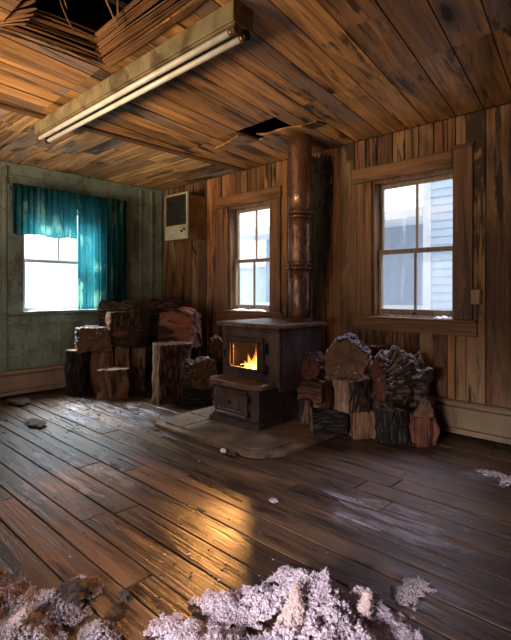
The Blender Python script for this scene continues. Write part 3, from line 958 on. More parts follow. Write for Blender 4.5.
fl = empty('fire', (2.53, -.80, .43), 'orange flames leaping behind the stove glass', 'fire')
for i, (dx, dy, h, r) in enumerate(((.02, -.03, .25, .046), (.07, -.04, .21, .042), (-.04, -.02, .21, .042), (-.09, -.03, .16, .036), (.115, -.02, .13, .030), (-.13, -.04, .10, .028), (.05, .03, .24, .044), (-.05, .05, .19, .040), (.0, -.06, .17, .034))):
    m = MB(); n, R = 14, 12
    prev = None
    for j in range(R + 1):
        k = j / R
        rr = r * (math.sin(min(1, k * 2.6 + .25) * PI / 2)) * (1 - k) ** .75 + .0006
        ox = .022 * math.sin(k * 5 + i * 2.1) * k; oy = .014 * math.cos(k * 4 + i) * k
        lp = [m.b.verts.new((dx + ox + rr * math.cos(2 * PI * q / n) * (1 + .25 * noise.noise(Vector((q, k * 4, i)))), dy + oy + .6 * rr * math.sin(2 * PI * q / n), -.03 + h * k)) for q in range(n)]
        if prev:
            for q in range(n): m.b.faces.new((prev[q], prev[(q + 1) % n], lp[(q + 1) % n], lp[q]))
        prev = lp
    m.build('flame', M['flame'], fl, smooth=True)

# stove pipe
sp = empty('stove_pipe', (2.69, -.45, .838), 'tall rusty stove pipe rising from the stove to the ceiling', 'pipe')
def PP(nm, z0, z1, r0, r1, mat, n=32):
    m = MB(); m.cyl((0, 0, z0 - .838), (0, 0, z1 - .838), r0, r1, n=n, rings=4, wob=.02); return m.build(nm, mat, sp)
PP('lower_section', .8385, 1.30, .094, .096, M['pipelow'])
PP('middle_section', 1.30, 1.77, .100, .101, M['pipe'])
PP('upper_section', 1.77, 2.52, .104, .106, M['pipe'])
for zz, r in ((1.30, .106), (1.335, .104), (1.745, .110), (1.785, .112)):
    m = MB()
    for k in range(32):
        pass
    t = bmesh.new()
    prev = None; first = None
    for i in range(40):
        a = 2 * PI * i / 40
        lp = [t.verts.new(((r + .009 * math.cos(b)) * math.cos(a), (r + .009 * math.cos(b)) * math.sin(a), zz - .838 + .009 * math.sin(b))) for b in [2 * PI * q / 8 for q in range(8)]]
        if prev:
            for q in range(8): t.faces.new((prev[q], prev[(q + 1) % 8], lp[(q + 1) % 8], lp[q])).smooth = True
        else: first = lp
        prev = lp
    for q in range(8): t.faces.new((prev[q], prev[(q + 1) % 8], first[(q + 1) % 8], first[q])).smooth = True
    m.merge(t); m.build('band', M['pipe'], sp)
PP('flue_collar', .8385, .865, .118, .108, M['iron2'])
m = MB(); m.box((.070, -.045, 1.30 - .838), (.115, -.04, 1.345 - .838), .001); m.build('clamp', M['iron2'], sp)

# soot blackened strands down the wall right of the pipe
m = MB()
rs = random.Random(15)
for i in range(260):
    x = rs.uniform(2.36, 2.58) + rs.gauss(0, .025)
    z1 = H - rs.uniform(.03, .35) if rs.random() < .7 else rs.uniform(1.5, 2.0)
    L = rs.uniform(.25, .95)
    pts = [(x + .025 * noise.noise(Vector((i, k * .7, 1))), -.022 - .006 * abs(noise.noise(Vector((i, k * .9, 5)))), z1 - L * k / 6) for k in range(7)]
    m.tube(pts, [rs.uniform(.003, .009) * (1 - k / 8) for k in range(7)], n=5)
# the strands sit right of the pipe as seen from the room
tag(m.build('soot_strands', M['sootstrand'], loc=(.12, 0, 0)), 'black sooty matted strands hanging down the plank wall right of the pipe', 'soot', kind='stuff')

# ------------------------------------------------------------------ firewood
def ico(sub):
    t = bmesh.new(); bmesh.ops.create_icosphere(t, subdivisions=sub, radius=1)
    v = np.array([x.co[:] for x in t.verts]); f = np.array([[q.index for q in x.verts] for x in t.faces]); t.free()
    return v, f
IV, IF = ico(3)
IM, IMF = ico(2)
IV2, IF2 = ico(1)
def variants(v, count, amp, fr, seed):
    out = []
    for k in range(count):
        d = np.array([noise.noise(Vector(p) * fr + Vector((k * 9.1 + seed, 0, 0))) + .6 * noise.noise(Vector(p) * fr * 2.3 + Vector((0, k * 5.3 + seed, 0))) for p in v])
        out.append(v * np.clip(1 + amp * d, .25, 2.2)[:, None])
    return out
CL = variants(IM, 9, 1.25, 2.6, 3.0)
CH = variants(IV2, 6, .6, 1.7, 8.0)
CF = variants(IV2, 9, 1.3, 3.0, 5.0)
def scatter_mesh(name, items, var, faces, mat, fibres=0, flen=(.008, .026)):
    """items: (x, y, z, size, flat, seed) -> one mesh"""
    rr = np.random.RandomState(4)
    V, Fs, off = [], [], 0
    for (x, y, z, s, fl_, k) in items:
        q = rr.normal(size=4); q /= np.linalg.norm(q)
        w, a, b, c = q
        R = np.array([[1 - 2 * (b * b + c * c), 2 * (a * b - c * w), 2 * (a * c + b * w)], [2 * (a * b + c * w), 1 - 2 * (a * a + c * c), 2 * (b * c - a * w)], [2 * (a * c - b * w), 2 * (b * c + a * w), 1 - 2 * (a * a + b * b)]])
        v = (var[k % len(var)] @ R.T) * s
        v[:, 2] *= fl_
        v += (x, y, z)
        v[:, 2] = np.maximum(v[:, 2], .0012)
        V.append(v); Fs.append(faces + off); off += len(v)
    if fibres:                      # loose curling fibres standing out of the clumps
        it = np.array([i[:4] for i in items])
        pk = it[rr.randint(0, len(it), fibres)]
        d = rr.normal(size=(fibres, 3)); d /= np.linalg.norm(d, axis=1)[:, None]
        d[:, 2] = np.abs(d[:, 2]) * .8
        p0 = pk[:, :3] + d * pk[:, 3:4] * rr.uniform(.3, 1.0, (fibres, 1))
        ln = rr.uniform(flen[0], flen[1], (fibres, 1))
        cv = rr.normal(size=(fibres, 3)) * .45
        sd = np.cross(d, rr.normal(size=(fibres, 3))); sd /= np.linalg.norm(sd, axis=1)[:, None] + 1e-9
        wd_ = rr.uniform(.0005, .0013, (fibres, 1))
        pts = []
        for t_, wk in ((0, 1), (.5, .9), (1, .3)):
            c_ = p0 + ln * (d * t_ + cv * t_ * t_)
            c_[:, 2] = np.maximum(c_[:, 2], .002)
            pts += [c_ - sd * wd_ * wk, c_ + sd * wd_ * wk]
        fv = np.stack(pts, 1).reshape(-1, 3)
        b0 = (np.arange(fibres) * 6)[:, None] + off
        ff = np.concatenate([b0 + np.array([q]) for q in ((0, 1, 3), (0, 3, 2), (2, 3, 5), (2, 5, 4))])
        V.append(fv); Fs.append(ff)
    V = np.concatenate(V); Fs = np.concatenate(Fs)
    me = bpy.data.meshes.new(name)
    me.vertices.add(len(V)); me.vertices.foreach_set('co', V.ravel())
    me.loops.add(len(Fs) * 3); me.loops.foreach_set('vertex_index', Fs.ravel().astype(np.int32))
    me.polygons.add(len(Fs)); me.polygons.foreach_set('loop_start', np.arange(0, len(Fs) * 3, 3, dtype=np.int32))
    me.update(calc_edges=True); me.validate()
    me.polygons.foreach_set('use_smooth', np.ones(len(Fs), dtype=bool))
    me.materials.append(mat)
    o = bpy.data.objects.new(name, me); COL.objects.link(o)
    return o
def smooth_poly(pts, n):
    """resample a closed polygon to n points, evenly by length"""
    pts = [Vector((*p, 0)) for p in pts]
    seg = [(pts[(i + 1) % len(pts)] - pts[i]).length for i in range(len(pts))]
    tot = sum(seg); out = []
    for k in range(n):
        d = tot * k / n; i = 0
        while d > seg[i]: d -= seg[i]; i += 1
        p = pts[i].lerp(pts[(i + 1) % len(pts)], d / seg[i]); out.append((p.x, p.y, i))
    return out

def cross(kind, rg):
    """cross-section: list of (p, q, is_bark) inside the unit square"""
    if kind == 'round':
        n = 72; r = []
        for i in range(n):
            a = 2 * PI * i / n
            k = .47 * (1 + .10 * noise.noise(Vector((math.cos(a) * 1.6, math.sin(a) * 1.6, rg))))
            r.append((k * math.cos(a), k * math.sin(a), True))
        return r
    if kind == 'half':           # bark arch above, split face below
        arc = [(.5 * math.cos(PI * i / 14), -.42 + .9 * math.sin(PI * i / 14)) for i in range(15)]
        pts = smooth_poly(arc, 72); nb = 14
    elif kind == 'wedge':
        pts = smooth_poly([(-.5, -.5), (.5, -.45), (.42, -.05), (.30, .28), (.12, .5), (-.12, .32)], 72); nb = 5
        return [(p, q, 1 <= i <= 3) for p, q, i in pts]
    elif kind == 'arch':         # rounded top and left, split right side
        pts = smooth_poly([(-.5, -.5), (.5, -.5), (.5, .15), (.3, .38), (.02, .5), (-.28, .42), (-.46, .15)], 72)
        return [(p, q, i >= 2) for p, q, i in pts]
    elif kind == 'frontbark':    # bark on the front face, the rest split
        pts = smooth_poly([(-.5, -.42), (-.2, -.5), (.25, -.5), (.5, -.40), (.47, .46), (.1, .5), (-.46, .44)], 72)
        return [(p, q, i <= 2) for p, q, i in pts]
    else:                        # block: four rough split faces
        j = lambda a: a * .05 * noise.noise(Vector((a * 3, rg, 9)))
        pts = smooth_poly([(-.5, -.5), (.5, -.47), (.47, .46), (.1, .5), (-.46, .44)], 72)
        return [(p, q, kind == 'blockbark' and i in (3, 4)) for p, q, i in pts]
    return [(p, q, i < nb) for p, q, i in pts]

def log(label, box, Z, depth, orient, kind, yaw=0, mats=('split', 'end', 'bark'), bark=True, frost=0.0, roll=0, lean=0, rough=1.0, base=None, gnarl=0.0, name='firewood_log'):
    """box = (u0, v0, u1, v1) the piece covers in the photograph at depth Z"""
    u0, v0, u1, v1 = box
    k = Z / FPX
    w, h = (u1 - u0) * k, (v1 - v0) * k
    z0 = CAM.z - (v1 - HY) * k if base is None else base
    if base is not None: h = max(.05, CAM.z - (v0 - HY) * k - base)
    c, s = abs(math.cos(math.radians(yaw))), abs(math.sin(math.radians(yaw)))
    w2 = max(.06, (w - depth * s * .8) / max(c, .5))
    rg = (u0 * 7.13 + v0 * 3.7) % 50
    P = cross(kind, rg)
    n = len(P); SEG = 26
    L, cp, cq = {'U': (h, w2, depth), 'A': (w2, depth, h), 'E': (depth, w2, h)}[orient]
    def place(p, q, l):           # cross-section p,q and length l (0..1) to local x, y, z
        if orient == 'U': return Vector((p * cp, q * cq + depth / 2, l * L))
        if orient == 'A': return Vector(((l - .5) * L, -p * cp + depth / 2, (q + .5) * cq))
        return Vector((p * cp, l * L, (q + .5) * cq))
    def point(i, l, extra=0.0):
        p, q, b = P[i % n]
        an = math.atan2(q, p)
        warp = .09 * noise.noise(Vector((p * 1.7 + rg, q * 1.7, l * 1.9))) + .05 * noise.noise(Vector((p * 4 + 9, q * 4 + rg, l * 3.5)))
        if b: d = -.06 * abs(noise.noise(Vector((math.cos(an) * 7 + rg, math.sin(an) * 7, l * 1.6)))) + .035 * noise.noise(Vector((math.cos(an) * 5 + rg, math.sin(an) * 5, l * 3.2))) + .022 * noise.noise(Vector((math.cos(an) * 13 + rg, math.sin(an) * 13, l * 8)))
        else: d = -.045 * abs(noise.noise(Vector((p * 8 + rg, q * 8, l * 1.1 + rg)))) + .03 + .042 * noise.noise(Vector((p * 17 + rg, q * 17, l * 1.5))) + .02 * noise.noise(Vector((p * 45 + rg, q * 45, l * 4)))
        d = d * 1.7 * rough + warp * 1.5 * rough
        if gnarl: d += gnarl * noise.noise(Vector((p * 3.2 + rg, q * 3.2, l * 4.1))) + gnarl * .5 * noise.noise(Vector((p * 8 + rg, q * 8, l * 9)))
        sc = 1 + d + extra
        tap = 1 - .05 * abs(l - .5)
        bend = .03 * math.sin(l * 3 + rg)
        return place((p * sc * tap) + bend * .4, q * sc * tap, l + .022 * noise.noise(Vector((p * 4, q * 4 + rg, 5 if l > .5 else 1))) * (1 if l in (0, 1) else 0))
    def mesh(sel, extra=0.0, caps=True, thick=0.0):
        b = bmesh.new(); uvl = b.loops.layers.uv.new('UVMap')
        rows = [[b.verts.new(point(i, j / SEG, extra)) for i in range(n)] for j in range(SEG + 1)]
        per = (cp + cq) * 2
        for j in range(SEG):
            for i in range(n):
                if sel and not (P[i][2] and P[(i + 1) % n][2]): continue
                f = b.faces.new((rows[j][i], rows[j][(i + 1) % n], rows[j + 1][(i + 1) % n], rows[j + 1][i]))
                f.smooth = True
                f.material_index = 0
                for lp, (ii, jj) in zip(f.loops, ((i, j), (i + 1, j), (i + 1, j + 1), (i, j + 1))):
                    lp[uvl].uv = (ii / n * per, jj / SEG * L)
        if caps:
            for j, sgn in ((0, -1), (SEG, 1)):
                base_r = rows[j]
                prev = base_r; ps = 1.0
                cen = sum((v.co for v in base_r), Vector()) / n
                for sc in (.72, .42, .16):
                    cur = []
                    for i in range(n):
                        v = cen.lerp(base_r[i].co, sc)
                        ax = place(0, 0, 1) - place(0, 0, 0)
                        v = v + ax.normalized() * (.020 * noise.noise(v * 22 + Vector((rg, 0, j))))
                        cur.append(b.verts.new(v))
                    for i in range(n):
                        q4 = (prev[i], prev[(i + 1) % n], cur[(i + 1) % n], cur[i])
                        f = b.faces.new(q4); f.material_index = 1; f.smooth = False
                        for lp, (ii, s2) in zip(f.loops, ((i, ps), (i + 1, ps), (i + 1, sc), (i, sc))):
                            pp = P[ii % n]; lp[uvl].uv = (pp[0] * cp * s2, pp[1] * cq * s2)
                    prev = cur; ps = sc
                f = b.faces.new(prev); f.material_index = 1
                for lp in f.loops: lp[uvl].uv = (0, 0)
        bmesh.ops.delete(b, geom=[v for v in b.verts if not v.link_faces], context='VERTS')
        if caps: bmesh.ops.recalc_face_normals(b, faces=b.faces[:])
        return b
    def link(b, nm, ms, par):
        me = bpy.data.meshes.new(nm); b.to_mesh(me); b.free()
        for mm in ms: me.materials.append(M[mm])
        o = bpy.data.objects.new(nm, me); COL.objects.link(o); o.parent = par
        return o
    root = empty(name, along((u0 + u1) / 2, Z) + RGT * (depth * math.sin(math.radians(yaw)) / 2) + Vector((0, 0, z0)), label, 'log', GROUP, rot=(math.radians(lean), math.radians(roll), TH + math.radians(yaw)))
    bod = mesh(False)
    link(bod, 'wood', (mats[0], mats[1]), root)
    if bark and any(p[2] for p in P):
        bb = mesh(True, .012, False)
        if bb.faces:
            bo = link(bb, 'bark', (mats[2],), root)
            sm = bo.modifiers.new('thickness', 'SOLIDIFY'); sm.thickness = .010; sm.offset = 1
        else: bb.free()
    if frost:
        b = mesh(False, .035 if bark else .02, True)
        b.normal_update()
        rr = random.Random(int(rg * 100)); it = []
        for f in b.faces:
            c0 = f.calc_center_median()
            if f.normal.z < .35 or noise.noise(c0 * 15 + Vector((rg, 2, 0))) + .5 * noise.noise(c0 * 40) < .62 - 1.1 * frost: continue
            vs = [v.co for v in f.verts]
            for q in range(max(1, int(f.calc_area() * 40000))):
                w3 = [rr.random() for _ in vs]; t3 = sum(w3)
                p3 = sum((a * k3 for a, k3 in zip(vs, w3)), Vector()) / t3
                sz = rr.uniform(.0015, .0048)
                it.append((p3.x, p3.y, p3.z, sz, .6, rr.randrange(99)))
        b.free()
        if it:
            fo = scatter_mesh('frost', it, CH, IF2, M['frost']); fo.parent = root
            fo['label'] = 'thin whitish frost'; fo['kind'] = 'stuff'
    return root

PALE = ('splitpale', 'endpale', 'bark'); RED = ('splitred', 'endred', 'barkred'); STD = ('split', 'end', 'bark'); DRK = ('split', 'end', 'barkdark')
GROUP = 'firewood stacked under the curtained window'
log('squat upright bark log at the far left end of the stack', (62, 351, 86, 395), 4.86, .19, 'U', 'round', 0, DRK, base=0, rough=1.5)
log('small stump with flat pale top standing at the front of the left stack', (94, 370, 127, 396), 4.70, .22, 'U', 'blockbark', 12, ('split', 'endpale', 'bark'), base=0, rough=1.4)
log('dark upright log behind the small stump, right of the far left log', (88, 352, 113, 392), 5.02, .18, 'U', 'arch', 0, DRK, base=0)
log('frost topped split block lying on the far left log', (72, 328, 107, 351), 4.92, .24, 'E', 'block', 24, ('split', 'end', 'bark'), frost=.7, rough=1.5)
log('narrow split post with orange face right of the dark upright log', (113, 347, 129, 391), 5.02, .13, 'U', 'wedge', 15, STD, base=0)
log('block with a pale cut face on the upper left stack', (104, 312, 138, 330), 4.98, .20, 'U', 'frontbark', 40, ('splitpale', 'endred', 'barkred'))
log('reddish block directly beneath the pale faced block', (110, 330, 141, 347), 5.0, .18, 'A', 'block', -14, RED, rough=1.4)
log('bark covered log on top of the left stack under the curtain', (97, 301, 135, 331), 5.24, .22, 'A', 'round', 4, STD, rough=1.8)
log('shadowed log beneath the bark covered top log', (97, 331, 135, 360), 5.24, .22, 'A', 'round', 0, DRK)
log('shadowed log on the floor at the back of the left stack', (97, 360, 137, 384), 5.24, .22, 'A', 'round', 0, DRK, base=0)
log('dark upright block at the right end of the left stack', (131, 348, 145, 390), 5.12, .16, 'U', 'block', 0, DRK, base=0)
GROUP = 'firewood stacked in the corner left of the stove'
log('bark log lying highest in the corner against the plank wall', (148, 298, 183, 314), 5.42, .20, 'A', 'round', -8, ('splitred', 'endred', 'barkred'), rough=1.7)
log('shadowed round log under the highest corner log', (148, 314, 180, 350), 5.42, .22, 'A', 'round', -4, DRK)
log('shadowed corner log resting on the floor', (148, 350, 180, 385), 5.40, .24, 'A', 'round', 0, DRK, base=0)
log('large squarish reddish block above the tall slab in the corner', (158, 312, 200, 347), 5.00, .24, 'A', 'blockbark', -24, RED, rough=1.9)
log('shadowed upright log carrying the large squarish block', (162, 348, 198, 395), 5.02, .20, 'U', 'round', 0, DRK, base=0)
log('tall slab with pale left face standing at the front of the corner stack', (150, 344, 190, 402), 4.56, .22, 'U', 'frontbark', 38, ('splitpale', 'endred', 'barkred'), base=0, rough=1.5)
log('brown block lying on the dark log next to the tall slab', (182, 361, 214, 388), 4.44, .20, 'E', 'blockbark', 32, STD, rough=1.7)
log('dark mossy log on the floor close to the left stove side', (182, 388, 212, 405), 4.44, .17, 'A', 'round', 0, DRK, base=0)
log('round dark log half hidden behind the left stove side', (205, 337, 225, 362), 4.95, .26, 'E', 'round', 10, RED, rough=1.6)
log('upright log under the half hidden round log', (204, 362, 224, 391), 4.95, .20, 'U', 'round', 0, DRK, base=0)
GROUP = 'firewood stacked right of the stove'
log('dark red round log with frosty top next to the right stove side', (301, 352, 329, 382), 3.72, .13, 'E', 'round', -43, RED, frost=.45, rough=1.5)
log('dark block under the dark red round log', (300, 382, 330, 401), 3.72, .13, 'A', 'block', -43, RED, rough=1.5)
log('small orange split post at the foot of the stove', (299, 401, 313, 424), 3.74, .07, 'U', 'wedge', -30, ('split', 'end', 'bark'), base=0)
log('dark short post right of the small orange post', (315, 401, 330, 426), 3.72, .10, 'U', 'block', -30, DRK, base=0)
log('big half log with frosty bark at the top of the right stack', (327, 338, 374, 379), 3.54, .22, 'E', 'arch', -26, ('split', 'end', 'barkdark'), frost=.6, rough=1.7)
log('rough two faced block under the big half log', (335, 380, 375, 411), 3.42, .17, 'U', 'frontbark', 38, ('splitpale', 'end', 'bark'), rough=1.6)
log('dark log lying low in front between stove and right stack', (313, 410, 348, 437), 3.44, .17, 'A', 'round', 0, DRK, base=0)
log('dark upright block under the rough two faced block', (350, 412, 376, 440), 3.44, .22, 'U', 'block', 6, DRK, base=0)
log('thin slab leaning behind the big half log', (370, 346, 387, 384), 3.82, .07, 'U', 'block', 10, ('split', 'end', 'bark'))
log('upright log hidden behind the rough block', (364, 384, 388, 425), 3.80, .10, 'U', 'round', 0, DRK, base=0)
log('large gnarled root log with torn frosty crown on the right stack', (377, 357, 434, 411), 3.36, .24, 'A', 'round', 14, ('splitred', 'endred', 'bark'), frost=.42, rough=1.9, gnarl=.42)
log('dark stump with splayed fibres under the gnarled root log', (379, 412, 412, 444), 3.34, .20, 'U', 'round', 0, DRK, base=0, rough=1.8)
log('orange split wedge jutting from the right end of the right stack', (415, 396, 438, 417), 3.28, .10, 'E', 'wedge', -24, ('split', 'end', 'bark'), rough=1.7)
log('small reddish block on the floor at the right end of the right stack', (415, 418, 438, 446), 3.28, .18, 'U', 'block', 6, RED, base=0, rough=1.5)

# ------------------------------------------------------------------ loose insulation and litter
def pile(name, blobs, count, smin, smax, mat, label, seed):
    """blobs: (x, y, rx, ry, height); clumps lie on and under the summed height"""
    rr = random.Random(seed)
    wts = [b[2] * b[3] for b in blobs]
    items = []
    for i in range(count):
        b = rr.choices(blobs, wts)[0]
        r = rr.random() ** .55 * 1.22; a = rr.uniform(0, 2 * PI)
        x, y = b[0] + b[2] * r * math.cos(a), b[1] + b[3] * r * math.sin(a)
        hh = sum((c[4] * math.exp(-1.7 * (((x - c[0]) / c[2]) ** 2 + ((y - c[1]) / c[3]) ** 2))) ** 2 for c in blobs) ** .5
        if noise.noise(Vector((x * 11, y * 11, seed))) + .6 * noise.noise(Vector((x * 30, y * 30, seed))) < (r - .8) * 1.6 - .12: continue
        hh *= max(.15, .85 + .9 * noise.noise(Vector((x * 8, y * 8, seed))) + .5 * noise.noise(Vector((x * 21, y * 21, seed + 3))) + .3 * noise.noise(Vector((x * 48, y * 48, seed + 7))))
        s = rr.uniform(smin, smax) * (1 - .55 * max(0, r - .6) / .48)
        items.append((x, y, max(0, hh) * (.80 + .26 * rr.random()) + s * .45, s, .8, rr.randrange(99)))
    return tag(scatter_mesh(name, items, CF, IF2, mat, count * 2, (.003, .010)), label, 'insulation', kind='stuff')
def fl_at(u, v):
    Z = FPX * CAM.z / (v - HY)
    p = along(u, Z)
    return p.x, p.y
def PB(u, v, rx, ry, h): return (*fl_at(u, v), rx, ry, h)
pile('insulation', [PB(318, 618, .17, .15, .115), PB(270, 610, .14, .12, .06), PB(355, 612, .13, .12, .07), PB(225, 612, .13, .09, .035), PB(180, 638, .14, .09, .035), PB(300, 585, .15, .08, .03), PB(330, 660, .25, .18, .09), PB(230, 665, .2, .14, .05), PB(400, 640, .10, .10, .03)], 30000, .0016, .0062, M['fluff'], 'large heap of pinkish white loose insulation in the foreground', 3)
pile('insulation', [PB(10, 600, .20, .10, .03), PB(55, 610, .13, .09, .03), PB(30, 635, .16, .10, .05), PB(85, 588, .09, .06, .02), PB(100, 640, .08, .07, .03), PB(-30, 630, .2, .14, .05)], 15000, .0015, .0058, M['fluffdirty'], 'spread of dirty loose insulation in the bottom left corner of the floor', 6)
pile('insulation', [PB(500, 478, .15, .07, .022), PB(515, 485, .13, .08, .02)], 900, .0025, .008, M['fluffdirty'], 'small patch of grey insulation on the floor near the right heater', 9)
pile('insulation', [PB(415, 592, .07, .10, .012)], 900, .0012, .0045, M['fluffdirty'], 'thin frosty scatter of insulation right of the large heap', 12)
def tuft(x, y, w, d, h, n, mat, label, seed):
    rr = random.Random(seed); items = []
    for i in range(n):
        k = rr.random() ** 1.3
        r = (1 - k) ** .7 * (.75 + .35 * rr.random()); a = rr.uniform(0, 2 * PI)
        q = 1 + .35 * noise.noise(Vector((math.cos(a) * 1.5, math.sin(a) * 1.5, k * 3 + seed)))
        items.append((w / 2 * r * q * math.cos(a) + .02 * k, d / 2 * r * q * math.sin(a), h * k, rr.uniform(.0025, .0075), 1.2, rr.randrange(99)))
    o = scatter_mesh('insulation_tuft', items, CF, IF2, mat, n * 3, (.004, .012))
    o.location = (x, y, .001)
    return tag(o, label, 'insulation')
tuft(*fl_at(292, 632), .085, .09, .155, 1680, M['tuft'], 'tall peaked tuft of yellowed insulation standing out of the large heap', 2)
tuft(*fl_at(22, 630), .10, .09, .07, 1040, M['tuft'], 'yellowish tuft of insulation at the bottom left corner', 6)
tuft(*fl_at(362, 628), .06, .06, .12, 800, M['tuft'], 'small pale tuft at the right side of the large insulation heap', 4)

def clump(name, x, y, w, d, h, mat, label, cat, seed):
    v = variants(IV, 1, .5, 1.8, seed)[0].copy()
    v[:, 2] -= v[:, 2].min(); v[:, 2] *= h / v[:, 2].max(); v[:, 0] *= w / 2; v[:, 1] *= d / 2
    me = bpy.data.meshes.new(name)
    me.from_pydata([tuple(p) for p in v], [], [tuple(map(int, f)) for f in IF]); me.materials.append(mat)
    o = bpy.data.objects.new(name, me); COL.objects.link(o); o.location = (x, y, .001)
    return tag(o, label, cat)
M['rubble'] = plain('dark rubble', (.055, .043, .032), .9, var=.5, scale=22, bump=.8)
M['chip'] = plain('white paper scrap', (.80, .80, .82), .7, var=.05)
clump('rubble_clump', .40, -1.98, .30, .16, .05, M['rubble'], 'dark clump of rubbish by the left heater', 'rubble', 1.1)
clump('rubble_clump', 1.27, -2.15, .26, .12, .035, M['rubble'], 'flat dark clump on the floor boards at the left', 'rubble', 7.7)
clump('rubble_clump', 3.60, -2.93, .11, .10, .06, M['rubble'], 'black clump lying in the dirty insulation', 'rubble', 3.9)
clump('rubble_clump', 3.74, -2.80, .06, .04, .03, M['rubble'], 'small brown lump at the edge of the dirty insulation', 'rubble', 5.4)
clump('paper_scrap', 2.885, -1.542, .055, .035, .03, M['chip'], 'crumpled white scrap in front of the hearth', 'scrap', 2.8)
clump('rubble_clump', 3.62, -1.86, .05, .04, .02, M['frost'], 'small pale crumb on the boards in the middle of the floor', 'rubble', 9.9)
clump('rubble_clump', 2.97, -1.53, .07, .04, .02, M['rubble'], 'small dark lump at the front edge of the hearth', 'rubble', 6.6)

rd = random.Random(44)
LIT = []
def litter(n, zone, smin, smax):
    for i in range(n):
        x, y = zone(rd)
        s = rd.uniform(smin, smax) * (1 if rd.random() < .85 else 1.8)
        LIT.append((x, y, s * .25, s, .45, rd.randrange(99)))
def on_pad(x, y): return 1.90 < x < 3.26 and y > -1.53
def z_all(r):
    while True:
        x, y = r.uniform(.15, 5.2), r.uniform(-3.2, -.1)
        if not on_pad(x, y): return x, y
def z_left(r):
    while True:
        x, y = r.gauss(1.15, .55), r.gauss(-1.45, .33)
        if x > .12 and y < -.2 and not on_pad(x, y): return x, y
def z_front(r):
    return r.gauss(3.85, .35), r.gauss(-2.55, .22)
litter(900, z_all, .0015, .0045)
litter(900, z_left, .002, .0075)
litter(350, z_front, .0015, .004)
def litter_mat():
    N = NT('floor crumbs'); r = N.island()
    c = N.ramp(r, [(0, (.035, .025, .018)), (.55, (.07, .05, .035)), (.72, (.16, .13, .12)), (.86, (.5, .48, .52))], 'CONSTANT')
    N.pbr(Base_Color=c, Roughness=.85)
    return N.m
tag(scatter_mesh('floor_litter', LIT, CH, IF2, litter_mat()), 'dark and whitish crumbs of debris strewn over the floor boards', 'litter', kind='stuff')

# ------------------------------------------------------------------ outside
g = MB(); g.box((-14, -16, -.5), (18, 16, -.3)); tag(g.build('snow_ground', M['snow']), 'snow covered ground outside the windows', 'ground', kind='structure')
nh = empty('neighbour_house', (2.36, 3.0, -.3), 'pale blue clapboard house seen through the big right window', 'house')
m = MB()
def clap(m, x0, x1, y, z0, z1, e=.115):
    z = z0
    while z < z1:
        t = min(z + e, z1)
        vs = [m.b.verts.new(c) for c in ((x0, y - .016, z), (x1, y - .016, z), (x1, y - .002, t), (x0, y - .002, t))]
        m.b.faces.new(vs)
        vs2 = [m.b.verts.new(c) for c in ((x0, y, z), (x1, y, z), (x1, y - .016, z), (x0, y - .016, z))]
        m.b.faces.new(vs2)
        z = t
    m.box((x0, y, z0), (x1, y + .1, z1))
clap(m, .06, 6.0, 0, 0, 3.6); m.build('siding', M['siding'], nh)
m = MB(); m.box((-.05, -.03, 0), (.06, .06, 3.6), .003); m.build('corner_board', M['white'], nh)
m = MB(); m.box((-4.0, .9, 0), (-.05, 1.0, 2.55)); m.build('porch_wall', M['shade'], nh)
m = MB(); m.box((-4.2, .0, 2.52), (-.055, .9, 2.60), .004); m.box((-4.2, -.04, 2.50), (-.055, .0, 2.64), .003); m.build('porch_roof', M['white'], nh)
m = MB(); m.box((-4.2, -.02, 1.10), (-.055, .02, 1.18), .003); m.build('porch_rail', M['white'], nh)
sh = empty('shed', (-1.2, 4.2, -.3), 'low pale siding wall seen through the lower sash behind the stove', 'shed')
m = MB(); clap(m, -2.2, 1.6, 0, 0, 1.95, .14); m.build('siding', M['siding'], sh)
m = MB(); m.box((-2.3, -.08, 1.95), (1.7, .3, 2.02), .004); m.build('roof_edge', M['white'], sh)

# ------------------------------------------------------------------ light
wd = bpy.data.worlds.new('world'); SC.world = wd; wd.use_nodes = True
nt = wd.node_tree; nt.nodes.clear()
wo = nt.nodes.new('ShaderNodeOutputWorld'); bg = nt.nodes.new('ShaderNodeBackground')
bg.inputs[0].default_value = (.84, .92, 1.0, 1); bg.inputs[1].default_value = 2.5
nt.links.new(bg.outputs[0], wo.inputs[0])

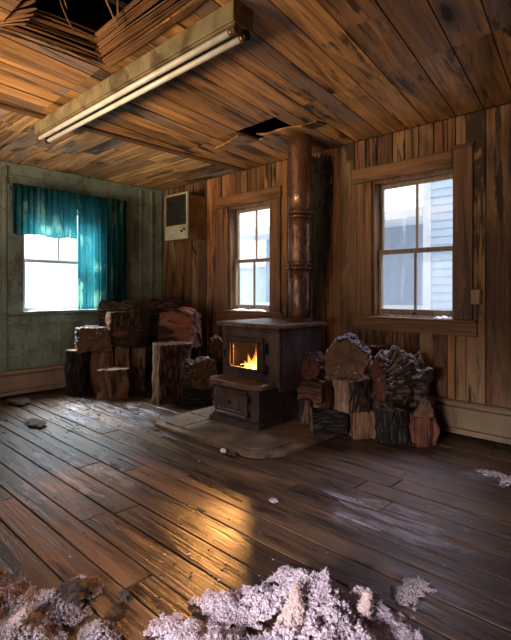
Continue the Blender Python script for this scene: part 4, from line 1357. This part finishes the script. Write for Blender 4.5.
def area_light(name, loc, target, sx, sy, watts, col, spread=180):
    l = bpy.data.lights.new(name, 'AREA'); l.shape = 'RECTANGLE'; l.size = sx; l.size_y = sy; l.energy = watts; l.color = col
    l.spread = math.radians(spread)
    o = bpy.data.objects.new(name, l); COL.objects.link(o); o.location = loc
    o.rotation_euler = (Vector(target) - Vector(loc)).to_track_quat('-Z', 'Y').to_euler()
    return o
# added lamps boosting the sky above each window, out of the camera's sight
area_light('sky_fill_left', (-1.2, -1.36, 2.9), (.6, -1.36, .5), 1.3, 1.3, 210, (.80, .92, 1), 75)
area_light('sky_fill_middle', (1.64, 1.15, 2.95), (1.8, -1.0, .3), 1.2, 1.2, 60, (.88, .92, 1), 75)
area_light('sky_fill_right', (3.5, 1.15, 2.95), (3.6, -1.0, .3), 1.2, 1.2, 36, (.78, .74, 1), 75)
# added unseen fill lamps, mostly warm, beyond the made-up rear openings
area_light('fill_rear', (4.5, YF - .5, .6), (2.6, -2.0, 2.5), 1.4, 1.2, 23, (1, .70, .42), 120)
area_light('fill_rear_left', (1.9, YF - .5, .60), (1.9, -3.7, 2.1), 1.4, 1.0, 70, (1, .72, .43), 66)
area_light('fill_rear_floor', (4.75, YF - .45, 1.3), (4.2, -2.55, .0), .8, .6, 14, (.95, .86, 1), 34)
# the fire
def point(name, loc, watts, col, r):
    l = bpy.data.lights.new(name, 'POINT'); l.energy = watts; l.color = col; l.shadow_soft_size = r
    o = bpy.data.objects.new(name, l); COL.objects.link(o); o.location = loc
def spot(name, loc, target, watts, col, r, ang, blend):
    l = bpy.data.lights.new(name, 'SPOT'); l.energy = watts; l.color = col; l.shadow_soft_size = r; l.spot_size = math.radians(ang); l.spot_blend = blend
    o = bpy.data.objects.new(name, l); COL.objects.link(o); o.location = loc
    o.rotation_euler = (Vector(target) - Vector(loc)).to_track_quat('-Z', 'Y').to_euler()
spot('firelight', (2.335, -.58, .63), (2.80, -1.6, .24), 520, (1, .53, .20), .03, 76, .5)
point('firelight_low', (2.54, -.82, .512), 5, (1, .46, .13), .03)
